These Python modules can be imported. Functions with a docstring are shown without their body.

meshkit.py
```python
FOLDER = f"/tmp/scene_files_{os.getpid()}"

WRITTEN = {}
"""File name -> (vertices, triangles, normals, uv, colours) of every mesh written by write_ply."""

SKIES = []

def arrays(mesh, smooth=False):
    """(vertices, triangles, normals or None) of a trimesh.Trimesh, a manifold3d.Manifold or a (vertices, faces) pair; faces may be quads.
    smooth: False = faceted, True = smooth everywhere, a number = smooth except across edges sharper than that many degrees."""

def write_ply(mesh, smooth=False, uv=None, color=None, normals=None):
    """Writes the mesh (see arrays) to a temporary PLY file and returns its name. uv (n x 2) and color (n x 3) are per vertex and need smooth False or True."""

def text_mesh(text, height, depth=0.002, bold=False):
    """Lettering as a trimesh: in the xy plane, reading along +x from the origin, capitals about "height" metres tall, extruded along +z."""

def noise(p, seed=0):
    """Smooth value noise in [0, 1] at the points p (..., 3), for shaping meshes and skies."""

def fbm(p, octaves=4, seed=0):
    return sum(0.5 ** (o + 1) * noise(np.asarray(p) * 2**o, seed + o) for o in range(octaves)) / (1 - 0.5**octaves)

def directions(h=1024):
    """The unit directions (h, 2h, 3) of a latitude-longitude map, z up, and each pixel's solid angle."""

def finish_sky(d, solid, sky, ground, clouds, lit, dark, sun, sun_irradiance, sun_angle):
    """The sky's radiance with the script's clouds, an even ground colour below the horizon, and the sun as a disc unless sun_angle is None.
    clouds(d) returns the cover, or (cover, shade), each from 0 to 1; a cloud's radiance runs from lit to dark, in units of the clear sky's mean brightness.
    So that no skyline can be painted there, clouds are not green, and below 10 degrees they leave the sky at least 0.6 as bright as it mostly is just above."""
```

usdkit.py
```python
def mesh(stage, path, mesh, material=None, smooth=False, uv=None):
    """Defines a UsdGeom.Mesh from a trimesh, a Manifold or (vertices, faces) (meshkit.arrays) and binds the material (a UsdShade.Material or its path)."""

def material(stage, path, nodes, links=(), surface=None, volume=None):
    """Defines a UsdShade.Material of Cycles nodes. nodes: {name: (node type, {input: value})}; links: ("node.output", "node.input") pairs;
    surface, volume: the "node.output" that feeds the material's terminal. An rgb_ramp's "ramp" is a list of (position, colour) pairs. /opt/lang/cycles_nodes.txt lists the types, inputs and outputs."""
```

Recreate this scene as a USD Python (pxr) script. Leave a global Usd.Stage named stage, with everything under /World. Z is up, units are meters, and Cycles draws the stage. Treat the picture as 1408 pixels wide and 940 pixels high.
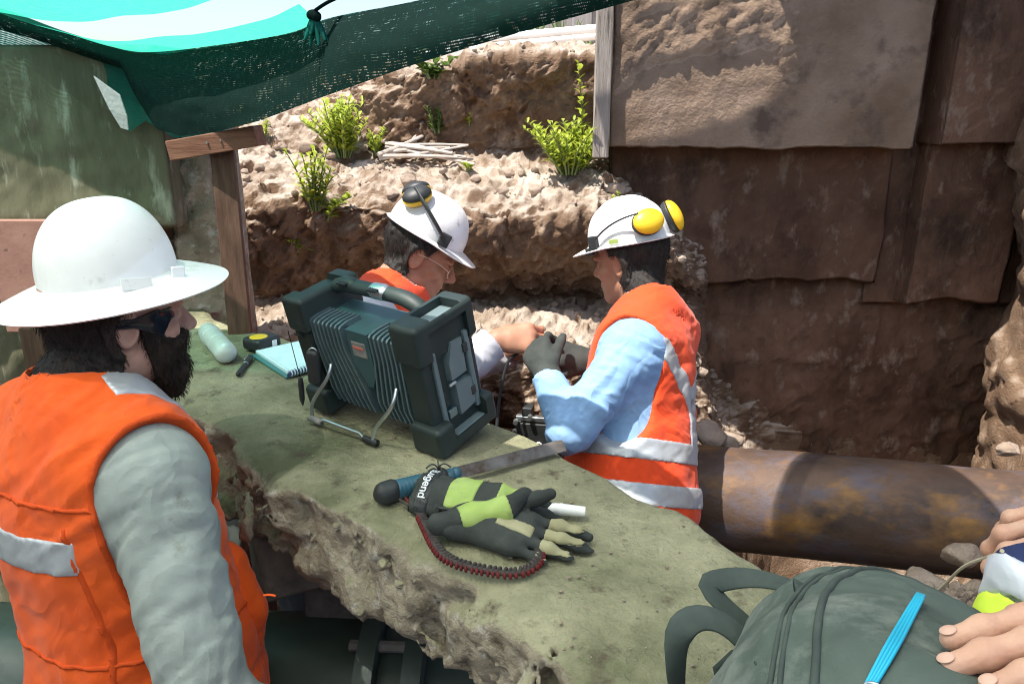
import math, numpy as np, trimesh, manifold3d, shapely
from scipy import ndimage
from scipy.spatial import cKDTree
from scipy.interpolate import CubicSpline, PchipInterpolator
from pxr import Usd, UsdGeom, UsdLux, UsdShade, Gf, Sdf
import usdkit
from meshkit import text_mesh

NT = np.random.default_rng(5).random(64 ** 3).astype(np.float32)
def noise(p, seed=0):
    """smooth value noise from a table, 0 to 1"""
    p = np.asarray(p, np.float32) + np.array([13.7, 7.3, 29.1], np.float32) * (seed % 97); i = np.floor(p); t = p - i; t = t * t * (3 - 2 * t)
    i = i.astype(np.int32) & 63; j = (i + 1) & 63
    x0, x1, y0, y1, z0, z1 = i[..., 0] << 12, j[..., 0] << 12, i[..., 1] << 6, j[..., 1] << 6, i[..., 2], j[..., 2]; tx, ty, tz = t[..., 0], t[..., 1], t[..., 2]
    def ln(a, b): u = NT[a + b + z0]; return u + (NT[a + b + z1] - u) * tz
    a = ln(x0, y0); a += (ln(x0, y1) - a) * ty; b = ln(x1, y0); b += (ln(x1, y1) - b) * ty
    return (a + (b - a) * tx).astype(np.float64)
def fbm(p, octaves=4, seed=0): return sum(0.5 ** (o + 1) * noise(np.asarray(p) * 2 ** o, seed + o) for o in range(octaves)) / (1 - 0.5 ** octaves)

# ------------------------------------------------------------------ camera, sky, sun, exposure
stage = Usd.Stage.CreateInMemory()
UsdGeom.SetStageUpAxis(stage, UsdGeom.Tokens.z)
UsdGeom.SetStageMetersPerUnit(stage, 1.0)
UsdGeom.Xform.Define(stage, '/World')
UsdGeom.Scope.Define(stage, '/World/Looks')
FPX, CXP, CYP, PITCH, EYE = 1050.0, 704.0, 470.0, math.radians(18.0), 2.0
cp, sp = math.cos(PITCH), math.sin(PITCH)
cam = UsdGeom.Camera.Define(stage, '/World/camera')
cam.CreateHorizontalApertureAttr(36.0); cam.CreateVerticalApertureAttr(36.0 * 683 / 1024)
cam.CreateFocalLengthAttr(36.0 * FPX / 1408.0)
cam.CreateClippingRangeAttr(Gf.Vec2f(0.02, 500))
cam.AddTranslateOp().Set(Gf.Vec3d(0, 0, EYE)); cam.AddRotateXOp().Set(90 - 18.0)
cam.GetPrim().CreateAttribute('exposure', Sdf.ValueTypeNames.Float)
cam.CreateExposureAttr(1.12)

SUN = np.array([-0.36, -0.21, 1.0]); SUN /= np.linalg.norm(SUN)
dome = UsdLux.DomeLight.Define(stage, '/World/sky')
dome.GetPrim().SetCustomDataByKey('kind', 'structure')
sky = usdkit.material(stage, '/World/Looks/sky_look', {
    's': ('sky_texture', {'sky_type': 'single_scattering', 'sun_disc': False, 'sun_elevation': math.asin(SUN[2]),
                          'sun_rotation': math.atan2(SUN[0], SUN[1]), 'aerosol_density': 2.0}),
    'b': ('background_shader', {'strength': 0.12})}, [('s.color', 'b.color')], surface='b.background')
UsdShade.MaterialBindingAPI.Apply(dome.GetPrim()).Bind(sky)
sun = UsdLux.DistantLight.Define(stage, '/World/sun')
sun.CreateIntensityAttr(1.2); sun.CreateAngleAttr(0.5); sun.CreateNormalizeAttr(True); sun.CreateColorAttr(Gf.Vec3f(1, .95, .88))
el, az = math.asin(SUN[2]), math.atan2(SUN[1], SUN[0])
sun.AddRotateZOp().Set(math.degrees(az) + 90); sun.AddRotateXOp().Set(90 - math.degrees(el))

# ------------------------------------------------------------------ helpers
V3 = lambda *a: np.array(a, float)
unit = lambda v: np.asarray(v, float) / (np.linalg.norm(v) + 1e-12)

def P(px, py, d):
    """the point that the photograph shows at pixel (px, py), d metres along the camera's axis"""
    u, v = (px - CXP) / FPX * d, -(py - CYP) / FPX * d
    return V3(u, d * cp + v * sp, EYE + v * cp - d * sp)

def W(px, py, z):
    s = (py - CYP) / FPX
    return P(px, py, (EYE - z) / (s * cp + sp))

used = {}
def path_of(parent, name):
    base = (str(parent.GetPath()) if parent is not None else '/World') + '/' + name
    n = used.get(base, 0); used[base] = n + 1
    return base if n == 0 else f'{base}_{n:03d}'

ORIGIN = {}
def data(prim, label=None, cat=None, group=None, kind=None):
    for k, v in (('label', label), ('category', cat), ('group', group), ('kind', kind)):
        if v: prim.SetCustomDataByKey(k, v)
    return prim

def thing(name, label, cat, base=(0, 0, 0), group=None):
    x = UsdGeom.Xform.Define(stage, path_of(None, name)); x.AddTranslateOp().Set(Gf.Vec3d(*map(float, base)))
    ORIGIN[str(x.GetPath())] = np.asarray(base, float)
    return data(x.GetPrim(), label, cat, group)

def tm(m):
    if hasattr(m, 'to_mesh'):
        q = m.to_mesh(); m = trimesh.Trimesh(q.vert_properties[:, :3], q.tri_verts, process=False)
    if isinstance(m, (tuple, list)): m = trimesh.Trimesh(*m, process=False)
    return m

def part(parent, name, m, mat, smooth=30, label=None, kind=None, uv=None):
    """a Mesh under a thing or part; m is in world coordinates"""
    m = tm(m); o = V3(0, 0, 0)
    if parent is not None:
        p = parent
        while str(p.GetPath()) not in ORIGIN and p.GetPath() != Sdf.Path('/World'): p = p.GetParent()
        o = ORIGIN.get(str(p.GetPath()), o)
    mm = trimesh.Trimesh(np.asarray(m.vertices) - o, m.faces, process=False)
    g = usdkit.mesh(stage, path_of(parent, name), mm, mat, smooth=smooth, uv=uv).GetPrim()
    return data(g, label, None, None, kind)

def single(name, m, mat, label, cat, group=None, smooth=30, kind=None, uv=None):
    g = part(None, name, m, mat, smooth, uv=uv)
    return data(g, label, cat, group, kind)

def struct(name, m, mat, smooth=True, label=None):
    return data(part(None, name, m, mat, smooth), label, None, None, 'structure')

def joined(*ms): return trimesh.util.concatenate([tm(m) for m in ms])

# ---- distance fields and their meshes
def cap(a, b, ra, rb=None):
    a, b = np.asarray(a, float), np.asarray(b, float); rb = ra if rb is None else rb; ab = b - a; L = ab @ ab + 1e-12
    def f(p):
        t = np.clip((p - a) @ ab / L, 0, 1)
        return np.linalg.norm(p - a - t[:, None] * ab, axis=1) - (ra + (rb - ra) * t)
    f.box = (np.minimum(a, b) - max(ra, rb), np.maximum(a, b) + max(ra, rb)); return f
def ell(c, r, R=None):
    c, r = np.asarray(c, float), np.asarray(r, float) * np.ones(3)
    def f(p):
        q = p - c
        if R is not None: q = q @ R
        k0 = np.linalg.norm(q / r, axis=1); k1 = np.linalg.norm(q / r**2, axis=1)
        return k0 * (k0 - 1) / (k1 + 1e-9)
    f.box = (c - r.max(), c + r.max()); return f
def bx(c, h, R=None, r=0.0):
    c, h = np.asarray(c, float), np.asarray(h, float) - r
    def f(p):
        q = p - c
        if R is not None: q = q @ R
        q = np.abs(q) - h
        return np.linalg.norm(np.maximum(q, 0), axis=1) + np.minimum(q.max(1), 0) - r
    m = np.linalg.norm(h + r); f.box = (c - m, c + m); return f
def smin(a, b, k):
    h = np.clip(0.5 + 0.5 * (b - a) / k, 0, 1); return b + (a - b) * h - k * h * (1 - h)
def smax(a, b, k): return -smin(-a, -b, k)
def uni(fs, k=0.0):
    def f(p):
        d = fs[0](p)
        for g in fs[1:]: d = smin(d, g(p), k) if k else np.minimum(d, g(p))
        return d
    bs = [g.box for g in fs if hasattr(g, 'box')]
    f.box = (np.min([b[0] for b in bs], 0), np.max([b[1] for b in bs], 0)); return f

def nets(V, lo, h):
    s = V < 0
    c = sum(s[i:i + s.shape[0] - 1, j:j + s.shape[1] - 1, k:k + s.shape[2] - 1].astype(np.int8) for i in (0, 1) for j in (0, 1) for k in (0, 1))
    cells = np.argwhere((c > 0) & (c < 8)); n = len(cells)
    if n == 0: return trimesh.Trimesh()
    idx = np.full(c.shape, -1, np.int64); idx[tuple(cells.T)] = np.arange(n)
    acc, cnt = np.zeros((n, 3)), np.zeros(n)
    for ax in range(3):
        e = np.zeros(3, int); e[ax] = 1
        o2 = [a for a in range(3) if a != ax]
        for i in (0, 1):
            for j in (0, 1):
                o = np.zeros(3, int); o[o2[0]], o[o2[1]] = i, j
                a = V[tuple((cells + o).T)]; b = V[tuple((cells + o + e).T)]
                m = (a < 0) != (b < 0); t = a[m] / (a[m] - b[m])
                acc[m] += o + t[:, None] * e; cnt[m] += 1
    v = lo + h * (cells + acc / cnt[:, None])
    F = []
    for ax in range(3):
        e = np.zeros(3, int); e[ax] = 1; b1, b2 = (ax + 1) % 3, (ax + 2) % 3
        lo_s = [slice(None)] * 3; hi_s = [slice(None)] * 3; lo_s[ax] = slice(0, -1); hi_s[ax] = slice(1, None)
        ed = np.argwhere(s[tuple(lo_s)] != s[tuple(hi_s)])
        ed = ed[(ed[:, b1] > 0) & (ed[:, b2] > 0) & (ed[:, b1] < c.shape[b1]) & (ed[:, b2] < c.shape[b2])]
        if not len(ed): continue
        u1, u2 = np.zeros(3, int), np.zeros(3, int); u1[b1] = 1; u2[b2] = 1
        q = np.stack([idx[tuple((ed - u1 - u2).T)], idx[tuple((ed - u2).T)], idx[tuple(ed.T)], idx[tuple((ed - u1).T)]], 1)
        fl = ~s[tuple(ed.T)]; q[fl] = q[fl][:, ::-1]; F.append(q)
    q = np.vstack(F)
    return trimesh.Trimesh(v, np.vstack([q[:, [0, 1, 2]], q[:, [0, 2, 3]]]), process=False)

def mesh_of(f, h, box=None, pad=0.03, k=4):
    lo, hi = box if box is not None else f.box
    lo, hi = np.asarray(lo, float) - pad, np.asarray(hi, float) + pad
    H = h * k; nc = np.ceil((hi - lo) / H).astype(int) + 1
    ax = [lo[i] + H * (np.arange(nc[i]) + 0.5) for i in range(3)]
    g = np.stack(np.meshgrid(*ax, indexing='ij'), -1).reshape(-1, 3)
    C = f(g).reshape(nc)
    near = np.abs(C) < H * 1.35 + 0.012
    V = np.repeat(np.repeat(np.repeat(C, k, 0), k, 1), k, 2)
    M = np.repeat(np.repeat(np.repeat(near, k, 0), k, 1), k, 2)
    ijk = np.argwhere(M)
    if len(ijk): V[M] = f(lo + h * (ijk + 0.5))
    V[0], V[-1] = abs(h), abs(h); V[:, 0], V[:, -1] = h, h; V[:, :, 0], V[:, :, -1] = h, h
    return nets(V, lo + h * 0.5, h)

# ---- plain meshes
def rbox(half, r, c=(0, 0, 0), R=None, sub=1):
    s = trimesh.creation.icosphere(sub, r).vertices; h = np.asarray(half, float) - r
    pts = np.vstack([s + h * V3(i, j, k) for i in (-1, 1) for j in (-1, 1) for k in (-1, 1)])
    m = trimesh.convex.convex_hull(pts)
    v = m.vertices if R is None else m.vertices @ np.asarray(R).T
    return trimesh.Trimesh(v + np.asarray(c), m.faces, process=False)
def hull(pts): return trimesh.convex.convex_hull(np.asarray(pts, float))
def tube(pts, r, sides=10, closed=False, flat=None, up=None):
    """swept round (or flattened: flat=ratio across 'up') tube with end caps"""
    p = np.asarray(pts, float); n = len(p); r = np.broadcast_to(r, (n,)).astype(float)
    t = np.gradient(p, axis=0) if not closed else np.roll(p, -1, 0) - np.roll(p, 1, 0)
    t /= np.linalg.norm(t, axis=1, keepdims=True) + 1e-12
    a = unit(np.cross(t[0], V3(0, 0, 1) if abs(t[0][2]) < .9 else V3(1, 0, 0)) if up is None else np.cross(t[0], up))
    A = []
    for i in range(n):
        a = unit(a - (a @ t[i]) * t[i]) if up is None else unit(np.cross(t[i], up)); A.append(a)
    A = np.array(A); B = np.cross(t, A); ang = np.arange(sides) * 2 * np.pi / sides
    f = 1.0 if flat is None else flat
    v = p[:, None] + r[:, None, None] * (np.cos(ang)[None, :, None] * A[:, None] + f * np.sin(ang)[None, :, None] * B[:, None])
    m = n if closed else n - 1
    i, j = np.meshgrid(np.arange(m), np.arange(sides), indexing='ij'); i2 = (i + 1) % n; j2 = (j + 1) % sides
    q = np.stack([i * sides + j, i * sides + j2, i2 * sides + j2, i2 * sides + j], -1).reshape(-1, 4)
    F = [q[:, [0, 1, 2]], q[:, [0, 2, 3]]]; v = v.reshape(-1, 3)
    if not closed:
        v = np.vstack([v, p[0], p[-1]]); N = n * sides; k = np.arange(sides); k2 = (k + 1) % sides
        F += [np.stack([np.full(sides, N), k2, k], 1), np.stack([np.full(sides, N + 1), (n - 1) * sides + k, (n - 1) * sides + k2], 1)]
    return trimesh.Trimesh(v, np.vstack(F), process=False)
def spline(pts, n):
    p = np.asarray(pts, float); d = np.r_[0, np.cumsum(np.linalg.norm(np.diff(p, axis=0), axis=1))]
    return CubicSpline(d, p)(np.linspace(0, d[-1], n))
def grid(P2, flip=False):
    """a (n, m, 3) sheet of points as triangles"""
    n, m = P2.shape[:2]; i, j = np.meshgrid(np.arange(n - 1), np.arange(m - 1), indexing='ij')
    q = np.stack([i * m + j, (i + 1) * m + j, (i + 1) * m + j + 1, i * m + j + 1], -1).reshape(-1, 4)
    if flip: q = q[:, ::-1]
    return trimesh.Trimesh(P2.reshape(-1, 3), np.vstack([q[:, [0, 1, 2]], q[:, [0, 2, 3]]]), process=False)
def frame(f, up=(0, 0, 1)):
    f = unit(f); u = unit(np.asarray(up, float) - (np.asarray(up) @ f) * f); return np.stack([f, np.cross(u, f), u], 1)
def sheet(shape2, z0, z1): return trimesh.creation.extrude_polygon(shape2, z1 - z0, engine='earcut').apply_translation([0, 0, z0])
def place(m, R, o):
    m = tm(m); return trimesh.Trimesh(np.asarray(m.vertices) @ np.asarray(R).T + o, m.faces, process=False)
def worley(p, size, seed=0, facet=False):
    """clods: 1 in the middle of a clod, 0 between them"""
    p = np.asarray(p, float); q = p / size; i0 = np.floor(q).astype(np.int64); lo = i0.min(0) - 1; n = i0.max(0) - lo + 2
    u = np.unique((i0 - lo) @ np.array([n[1] * n[2], n[2], 1])); c = np.stack([u // (n[1] * n[2]), u // n[2] % n[1], u % n[2]], 1) + lo
    c = np.unique(np.vstack([c + V3(*o).astype(np.int64) for o in ((0, 0, 0), (1, 0, 0), (-1, 0, 0), (0, 1, 0), (0, -1, 0), (0, 0, 1), (0, 0, -1))]), axis=0)
    h = (c @ np.array([374761393, 668265263, 2147483647]) + seed * 7919) & 0xFFFFFFFF
    def rnd(k):
        x = (h * (2 * k + 1) + k * 40503) & 0xFFFFFFFF; x = ((x ^ (x >> 13)) * 1274126177) & 0xFFFFFFFF; return ((x ^ (x >> 16)) & 0xFFFF) / 65535
    ctr = c + np.stack([rnd(1), rnd(2), rnd(3)], 1); d, k = cKDTree(ctr).query(q, workers=-1)
    if facet:
        n = np.stack([rnd(4), rnd(5), rnd(6)], 1) - .5; n /= np.linalg.norm(n, axis=1, keepdims=True) + 1e-9; return ((q - ctr[k]) * n[k]).sum(1) + (rnd(7)[k] - .5) * .8
    return np.clip(1 - 1.25 * d * d, 0, 1)
def disp(p, s, amp, seed=0, oc=3): return (fbm(np.asarray(p) * s, oc, seed) - .5) * 2 * amp
def rock(c, r, seed, sub=3, rough=.35):
    m = trimesh.creation.icosphere(sub, 1.0); rg = np.random.default_rng(seed)
    v = m.vertices; k = 1 + (fbm(v * 1.1 + seed * 7.3, 3, seed) - .5) * 2 * rough
    for _ in range(7):
        n = unit(rg.normal(size=3)); d = rg.uniform(.55, .9); over = np.maximum(v @ n * k - d, 0); k = k - over * .85
    return trimesh.Trimesh(v * k[:, None] * np.asarray(r) + np.asarray(c), m.faces, process=False)

# ------------------------------------------------------------------ materials
def mat(name, c1, c2=None, scale=8, rough=.7, bump=0, bscale=60, dist=.004, metal=0, detail=5, c3=None, scale3=40, f3=(.5, .65), spec=.5, stretch=None,
        sheen=0, sss=0, top=None, coat=0, dirt=None, fold=0):
    n = {'g': ('geometry', {}), 'p': ('principled_bsdf', {'roughness': rough, 'metallic': metal, 'specular_ior_level': spec, 'base_color': c1})}
    L = []
    vec = 'g.position'
    if stretch is not None:
        n['map'] = ('mapping', {'scale': stretch}); L.append((vec, 'map.vector')); vec = 'map.vector'
    col = None
    if c2 is not None:
        n['n1'] = ('noise_texture', {'scale': scale, 'detail': detail, 'roughness': .6}); L.append((vec, 'n1.vector'))
        n['r1'] = ('rgb_ramp', {'ramp': [(.32, c1), (.68, c2)]}); L.append(('n1.fac', 'r1.fac')); col = 'r1.color'
    if c3 is not None:
        n['n3'] = ('noise_texture', {'scale': scale3, 'detail': 4, 'roughness': .65}); L.append((vec, 'n3.vector'))
        n['m3'] = ('map_range', {'from_min': f3[0], 'from_max': f3[1], 'clamp': True}); L.append(('n3.fac', 'm3.value'))
        n['x3'] = ('mix_color', {'a': c1, 'b': c3}); L += [('m3.result', 'x3.fac')] + ([(col, 'x3.a')] if col else []); col = 'x3.result'
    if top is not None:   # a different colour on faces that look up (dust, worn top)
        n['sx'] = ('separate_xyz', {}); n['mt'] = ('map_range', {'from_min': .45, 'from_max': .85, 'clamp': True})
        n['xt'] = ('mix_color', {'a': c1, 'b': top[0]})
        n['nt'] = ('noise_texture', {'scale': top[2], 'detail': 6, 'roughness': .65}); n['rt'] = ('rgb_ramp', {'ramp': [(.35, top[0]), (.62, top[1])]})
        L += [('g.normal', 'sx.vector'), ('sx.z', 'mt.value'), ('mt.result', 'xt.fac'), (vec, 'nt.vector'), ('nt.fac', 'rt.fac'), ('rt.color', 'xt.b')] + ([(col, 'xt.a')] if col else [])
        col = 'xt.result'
    if dirt is not None:   # (colour, scale, from, to)
        n['nd'] = ('noise_texture', {'scale': dirt[1], 'detail': 7, 'roughness': .7}); n['md'] = ('map_range', {'from_min': dirt[2], 'from_max': dirt[3], 'clamp': True})
        n['xd'] = ('mix_color', {'a': c1, 'b': dirt[0]}); L += [(vec, 'nd.vector'), ('nd.fac', 'md.value'), ('md.result', 'xd.fac')] + ([(col, 'xd.a')] if col else []); col = 'xd.result'
    if col: L.append((col, 'p.base_color'))
    if bump:
        n['nb'] = ('noise_texture', {'scale': bscale, 'detail': 6, 'roughness': .65}); n['b'] = ('bump', {'strength': bump, 'distance': dist})
        L += [(vec, 'nb.vector'), ('nb.fac', 'b.height'), ('b.normal', 'p.normal')]
    if fold:
        n['nf'] = ('noise_texture', {'scale': 8, 'detail': 2, 'roughness': .45, 'distortion': 1.0}); n['rf'] = ('math', {'math_type': 'pingpong', 'value2': .16}); n['bf'] = ('bump', {'strength': fold * .55, 'distance': .05})
        L += [(vec, 'nf.vector'), ('nf.fac', 'rf.value1'), ('rf.value', 'bf.height'), ('bf.normal', 'b.normal')]
    if sheen: n['p'][1]['sheen_weight'] = sheen
    if sss: n['p'][1].update({'subsurface_weight': sss, 'subsurface_scale': .008, 'subsurface_radius': (1, .35, .2)})
    if coat: n['p'][1]['coat_weight'] = coat
    return usdkit.material(stage, '/World/Looks/' + name, n, L, surface='p.BSDF')

M = {}
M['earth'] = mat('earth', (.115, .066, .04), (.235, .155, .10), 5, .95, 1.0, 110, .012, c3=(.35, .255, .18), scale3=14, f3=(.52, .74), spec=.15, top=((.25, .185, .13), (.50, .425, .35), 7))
M['clod'] = mat('clod', (.24, .18, .135), (.36, .29, .23), 20, .95, .8, 90, .01, spec=.15)
M['floor'] = mat('pit_floor_look', (.05, .04, .03), (.12, .095, .07), 6, .95, .8, 40, .02, spec=.15)
M['slab'] = mat('slab_concrete', (.20, .165, .12), (.36, .31, .235), 14, .92, .9, 60, .012, spec=.2, c3=(.45, .42, .36), scale3=26, f3=(.54, .68), dirt=((.10, .08, .055), 16, .56, .68), top=((.125, .128, .072), (.33, .31, .20), 4.5))
M['stone'] = mat('grey_stone', (.13, .13, .125), (.25, .24, .22), 18, .85, .5, 80, .006, spec=.25)
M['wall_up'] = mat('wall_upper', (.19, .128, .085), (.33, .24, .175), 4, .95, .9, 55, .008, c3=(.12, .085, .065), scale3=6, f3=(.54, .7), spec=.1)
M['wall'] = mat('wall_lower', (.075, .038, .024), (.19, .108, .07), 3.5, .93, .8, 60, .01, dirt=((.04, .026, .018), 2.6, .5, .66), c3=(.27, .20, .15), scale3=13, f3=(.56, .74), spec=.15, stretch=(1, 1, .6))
M['concrete_l'] = mat('left_wall_look', (.085, .082, .048), (.165, .155, .10), 5, .9, .35, 60, .004, c3=(.27, .27, .20), scale3=9, f3=(.56, .7), spec=.2, stretch=(2.2, 2.2, .55))
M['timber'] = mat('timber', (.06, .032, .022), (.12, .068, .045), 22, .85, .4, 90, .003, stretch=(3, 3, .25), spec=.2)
M['timber_x'] = mat('timber_beam', (.13, .055, .035), (.22, .11, .07), 22, .85, .4, 90, .003, stretch=(.3, 3, 3), spec=.2)
M['old_wood'] = mat('weathered_wood', (.23, .195, .165), (.40, .35, .30), 26, .9, .7, 70, .006, stretch=(3.5, 3.5, .22), c3=(.10, .08, .065), scale3=30, f3=(.58, .7), spec=.15)
M['stick'] = mat('dry_stick', (.36, .30, .25), (.52, .46, .40), 40, .85, .3, 90, .002, spec=.2)
M['pvc'] = mat('white_pvc', (.78, .78, .76), (.70, .69, .66), 10, .4, spec=.5)
M['leaf'] = None
M['rust'] = mat('rusty_steel', (.045, .032, .027), (.125, .075, .05), 4.5, .6, .35, 60, .003, metal=.25, c3=(.26, .135, .042), scale3=4, f3=(.52, .70), spec=.4, stretch=(1, 1.6, 1.6), dirt=((.10, .085, .10), 7, .5, .68))
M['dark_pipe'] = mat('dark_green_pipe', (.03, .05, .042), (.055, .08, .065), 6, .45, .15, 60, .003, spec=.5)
M['hat'] = mat('white_shell', (.84, .84, .82), (.77, .77, .75), 8, .38, .08, 120, .001, spec=.5, dirt=((.42, .39, .34), 13, .60, .80), c3=(.6, .58, .54), scale3=70, f3=(.64, .75))
M['hat_dirty'] = mat('scuffed_white_shell', (.74, .74, .73), (.66, .65, .63), 14, .4, .08, 120, .001, spec=.5, dirt=((.30, .28, .26), 34, .58, .72))
M['vest'] = mat('orange_vest', (.80, .115, .016), (.68, .085, .012), 7, .8, .4, 420, .0012, sheen=.1, spec=.15, fold=.5, dirt=((.42, .07, .02), 5, .58, .8))
M['vest2'] = mat('red_orange_vest', (.76, .075, .018), (.66, .058, .014), 7, .8, .4, 420, .0012, sheen=.1, spec=.15, fold=.5)
M['seam'] = mat('vest_seam', (.56, .07, .012), rough=.8, spec=.2)
M['tape'] = mat('reflective_tape', (.47, .50, .52), (.40, .43, .46), 26, .42, .3, 50, .003, metal=.35, spec=.5)
M['shirt1'] = mat('grey_green_shirt', (.30, .335, .315), (.25, .285, .265), 8, .85, .5, 420, .0012, spec=.15, fold=.55, dirt=((.13, .12, .09), 7, .58, .72))
M['shirt2'] = mat('grey_white_shirt', (.46, .46, .50), (.40, .40, .44), 9, .85, .4, 380, .0009, spec=.15, fold=.6)
M['shirt3'] = mat('pale_blue_shirt', (.22, .36, .56), (.175, .30, .50), 8, .85, .4, 380, .0009, spec=.15, fold=.7)
M['trouser'] = mat('navy_trousers', (.03, .035, .05), (.05, .055, .07), 9, .9, .4, 300, .001, spec=.15)
M['boot'] = mat('boot_leather', (.05, .035, .025), (.09, .065, .045), 14, .6, .3, 90, .002)
M['skin1'] = mat('skin_light', (.50, .29, .215), (.44, .24, .175), 22, .55, .25, 260, .0008, sss=.08, spec=.35)
M['skin2'] = mat('skin_tan', (.38, .19, .12), (.31, .145, .09), 24, .55, .25, 260, .0008, sss=.06, spec=.35)
M['skin4'] = mat('skin_hand', (.52, .30, .215), (.45, .235, .165), 34, .5, .35, 330, .0009, sss=.1, spec=.35)
M['nail'] = mat('nail', (.50, .30, .23), rough=.35, spec=.5)
M['hair'] = mat('dark_hair', (.010, .008, .007), (.022, .017, .014), 60, .6, .8, 160, .004, spec=.3, stretch=(1, 1, .35))
M['beard'] = mat('dark_beard', (.016, .011, .008), (.035, .024, .017), 70, .7, .9, 170, .004, spec=.25)
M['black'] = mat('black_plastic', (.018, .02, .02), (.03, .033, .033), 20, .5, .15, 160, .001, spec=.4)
M['rubber'] = mat('dark_green_rubber', (.012, .020, .019), (.02, .031, .029), 14, .55, .2, 200, .001, spec=.4, dirt=((.10, .12, .11), 18, .62, .8))
M['teal'] = mat('teal_case', (.028, .066, .070), (.04, .085, .09), 10, .42, .1, 200, .0006, spec=.5)
M['teal_grey'] = mat('teal_grey_plastic', (.095, .13, .14), (.12, .16, .17), 12, .45, spec=.5, dirt=((.2, .2, .18), 25, .58, .8))
M['fin_edge'] = mat('fin_teal', (.11, .16, .165), (.15, .205, .215), 16, .35, metal=.5, spec=.5)
M['steel'] = mat('bright_steel', (.55, .60, .60), (.46, .50, .50), 20, .3, metal=.9)
M['blade'] = mat('worn_blade', (.12, .105, .09), (.21, .185, .16), 24, .42, .2, 90, .001, metal=.7, dirt=((.09, .06, .04), 18, .5, .66))
M['yellow'] = mat('yellow_plastic', (.78, .50, .02), (.72, .44, .016), 14, .4, .05, 120, .001, spec=.5, dirt=((.32, .20, .03), 34, .62, .76))
M['glove_black'] = mat('glove_black', (.028, .032, .03), (.05, .055, .05), 20, .85, .5, 220, .0015, spec=.2)
M['glove_green'] = mat('glove_green', (.27, .37, .085), (.33, .42, .14), 18, .8, .35, 300, .001, spec=.2, dirt=((.22, .25, .12), 20, .56, .75))
M['glove_tan'] = mat('glove_tan', (.25, .23, .13), (.33, .31, .19), 20, .85, .4, 240, .001, spec=.15)
M['white_print'] = mat('white_print', (.8, .82, .8), rough=.6)
M['blue_tape'] = mat('blue_tape', (.025, .085, .125), (.035, .115, .16), 16, .5, .2, 160, .001)
M['cord'] = mat('paracord_black', (.035, .03, .03), (.06, .05, .045), 60, .85, .5, 300, .001, spec=.2)
M['cord_red'] = mat('paracord_red', (.15, .022, .022), (.10, .018, .018), 60, .85, .5, 300, .001, spec=.2)
M['paper'] = mat('paper', (.62, .72, .76), (.56, .66, .71), 30, .9, .1, 90, .001, spec=.1)
M['cover'] = mat('notebook_cover', (.05, .17, .17), rough=.5)
M['blue_ring'] = mat('blue_binding', (.05, .07, .16), rough=.4)
M['frost'] = mat('frosted_plastic', (.52, .56, .52), (.44, .48, .45), 14, .3, sss=.15, spec=.6)
M['pack'] = mat('green_grey_backpack', (.055, .072, .064), (.09, .115, .10), 5, .88, .5, 340, .0012, spec=.15, fold=.6, dirt=((.19, .205, .185), 9, .48, .70))
M['pack_dark'] = mat('backpack_webbing', (.04, .052, .048), (.06, .075, .068), 20, .85, .5, 260, .001, spec=.2)
M['cyan'] = mat('cyan_pull', (.01, .34, .52), rough=.5)
M['navy'] = mat('navy_cloth', (.018, .025, .075), (.028, .038, .10), 14, .85, .3, 320, .001, spec=.15)
M['lime'] = mat('lime_cloth', (.55, .70, .05), rough=.8)
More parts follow.
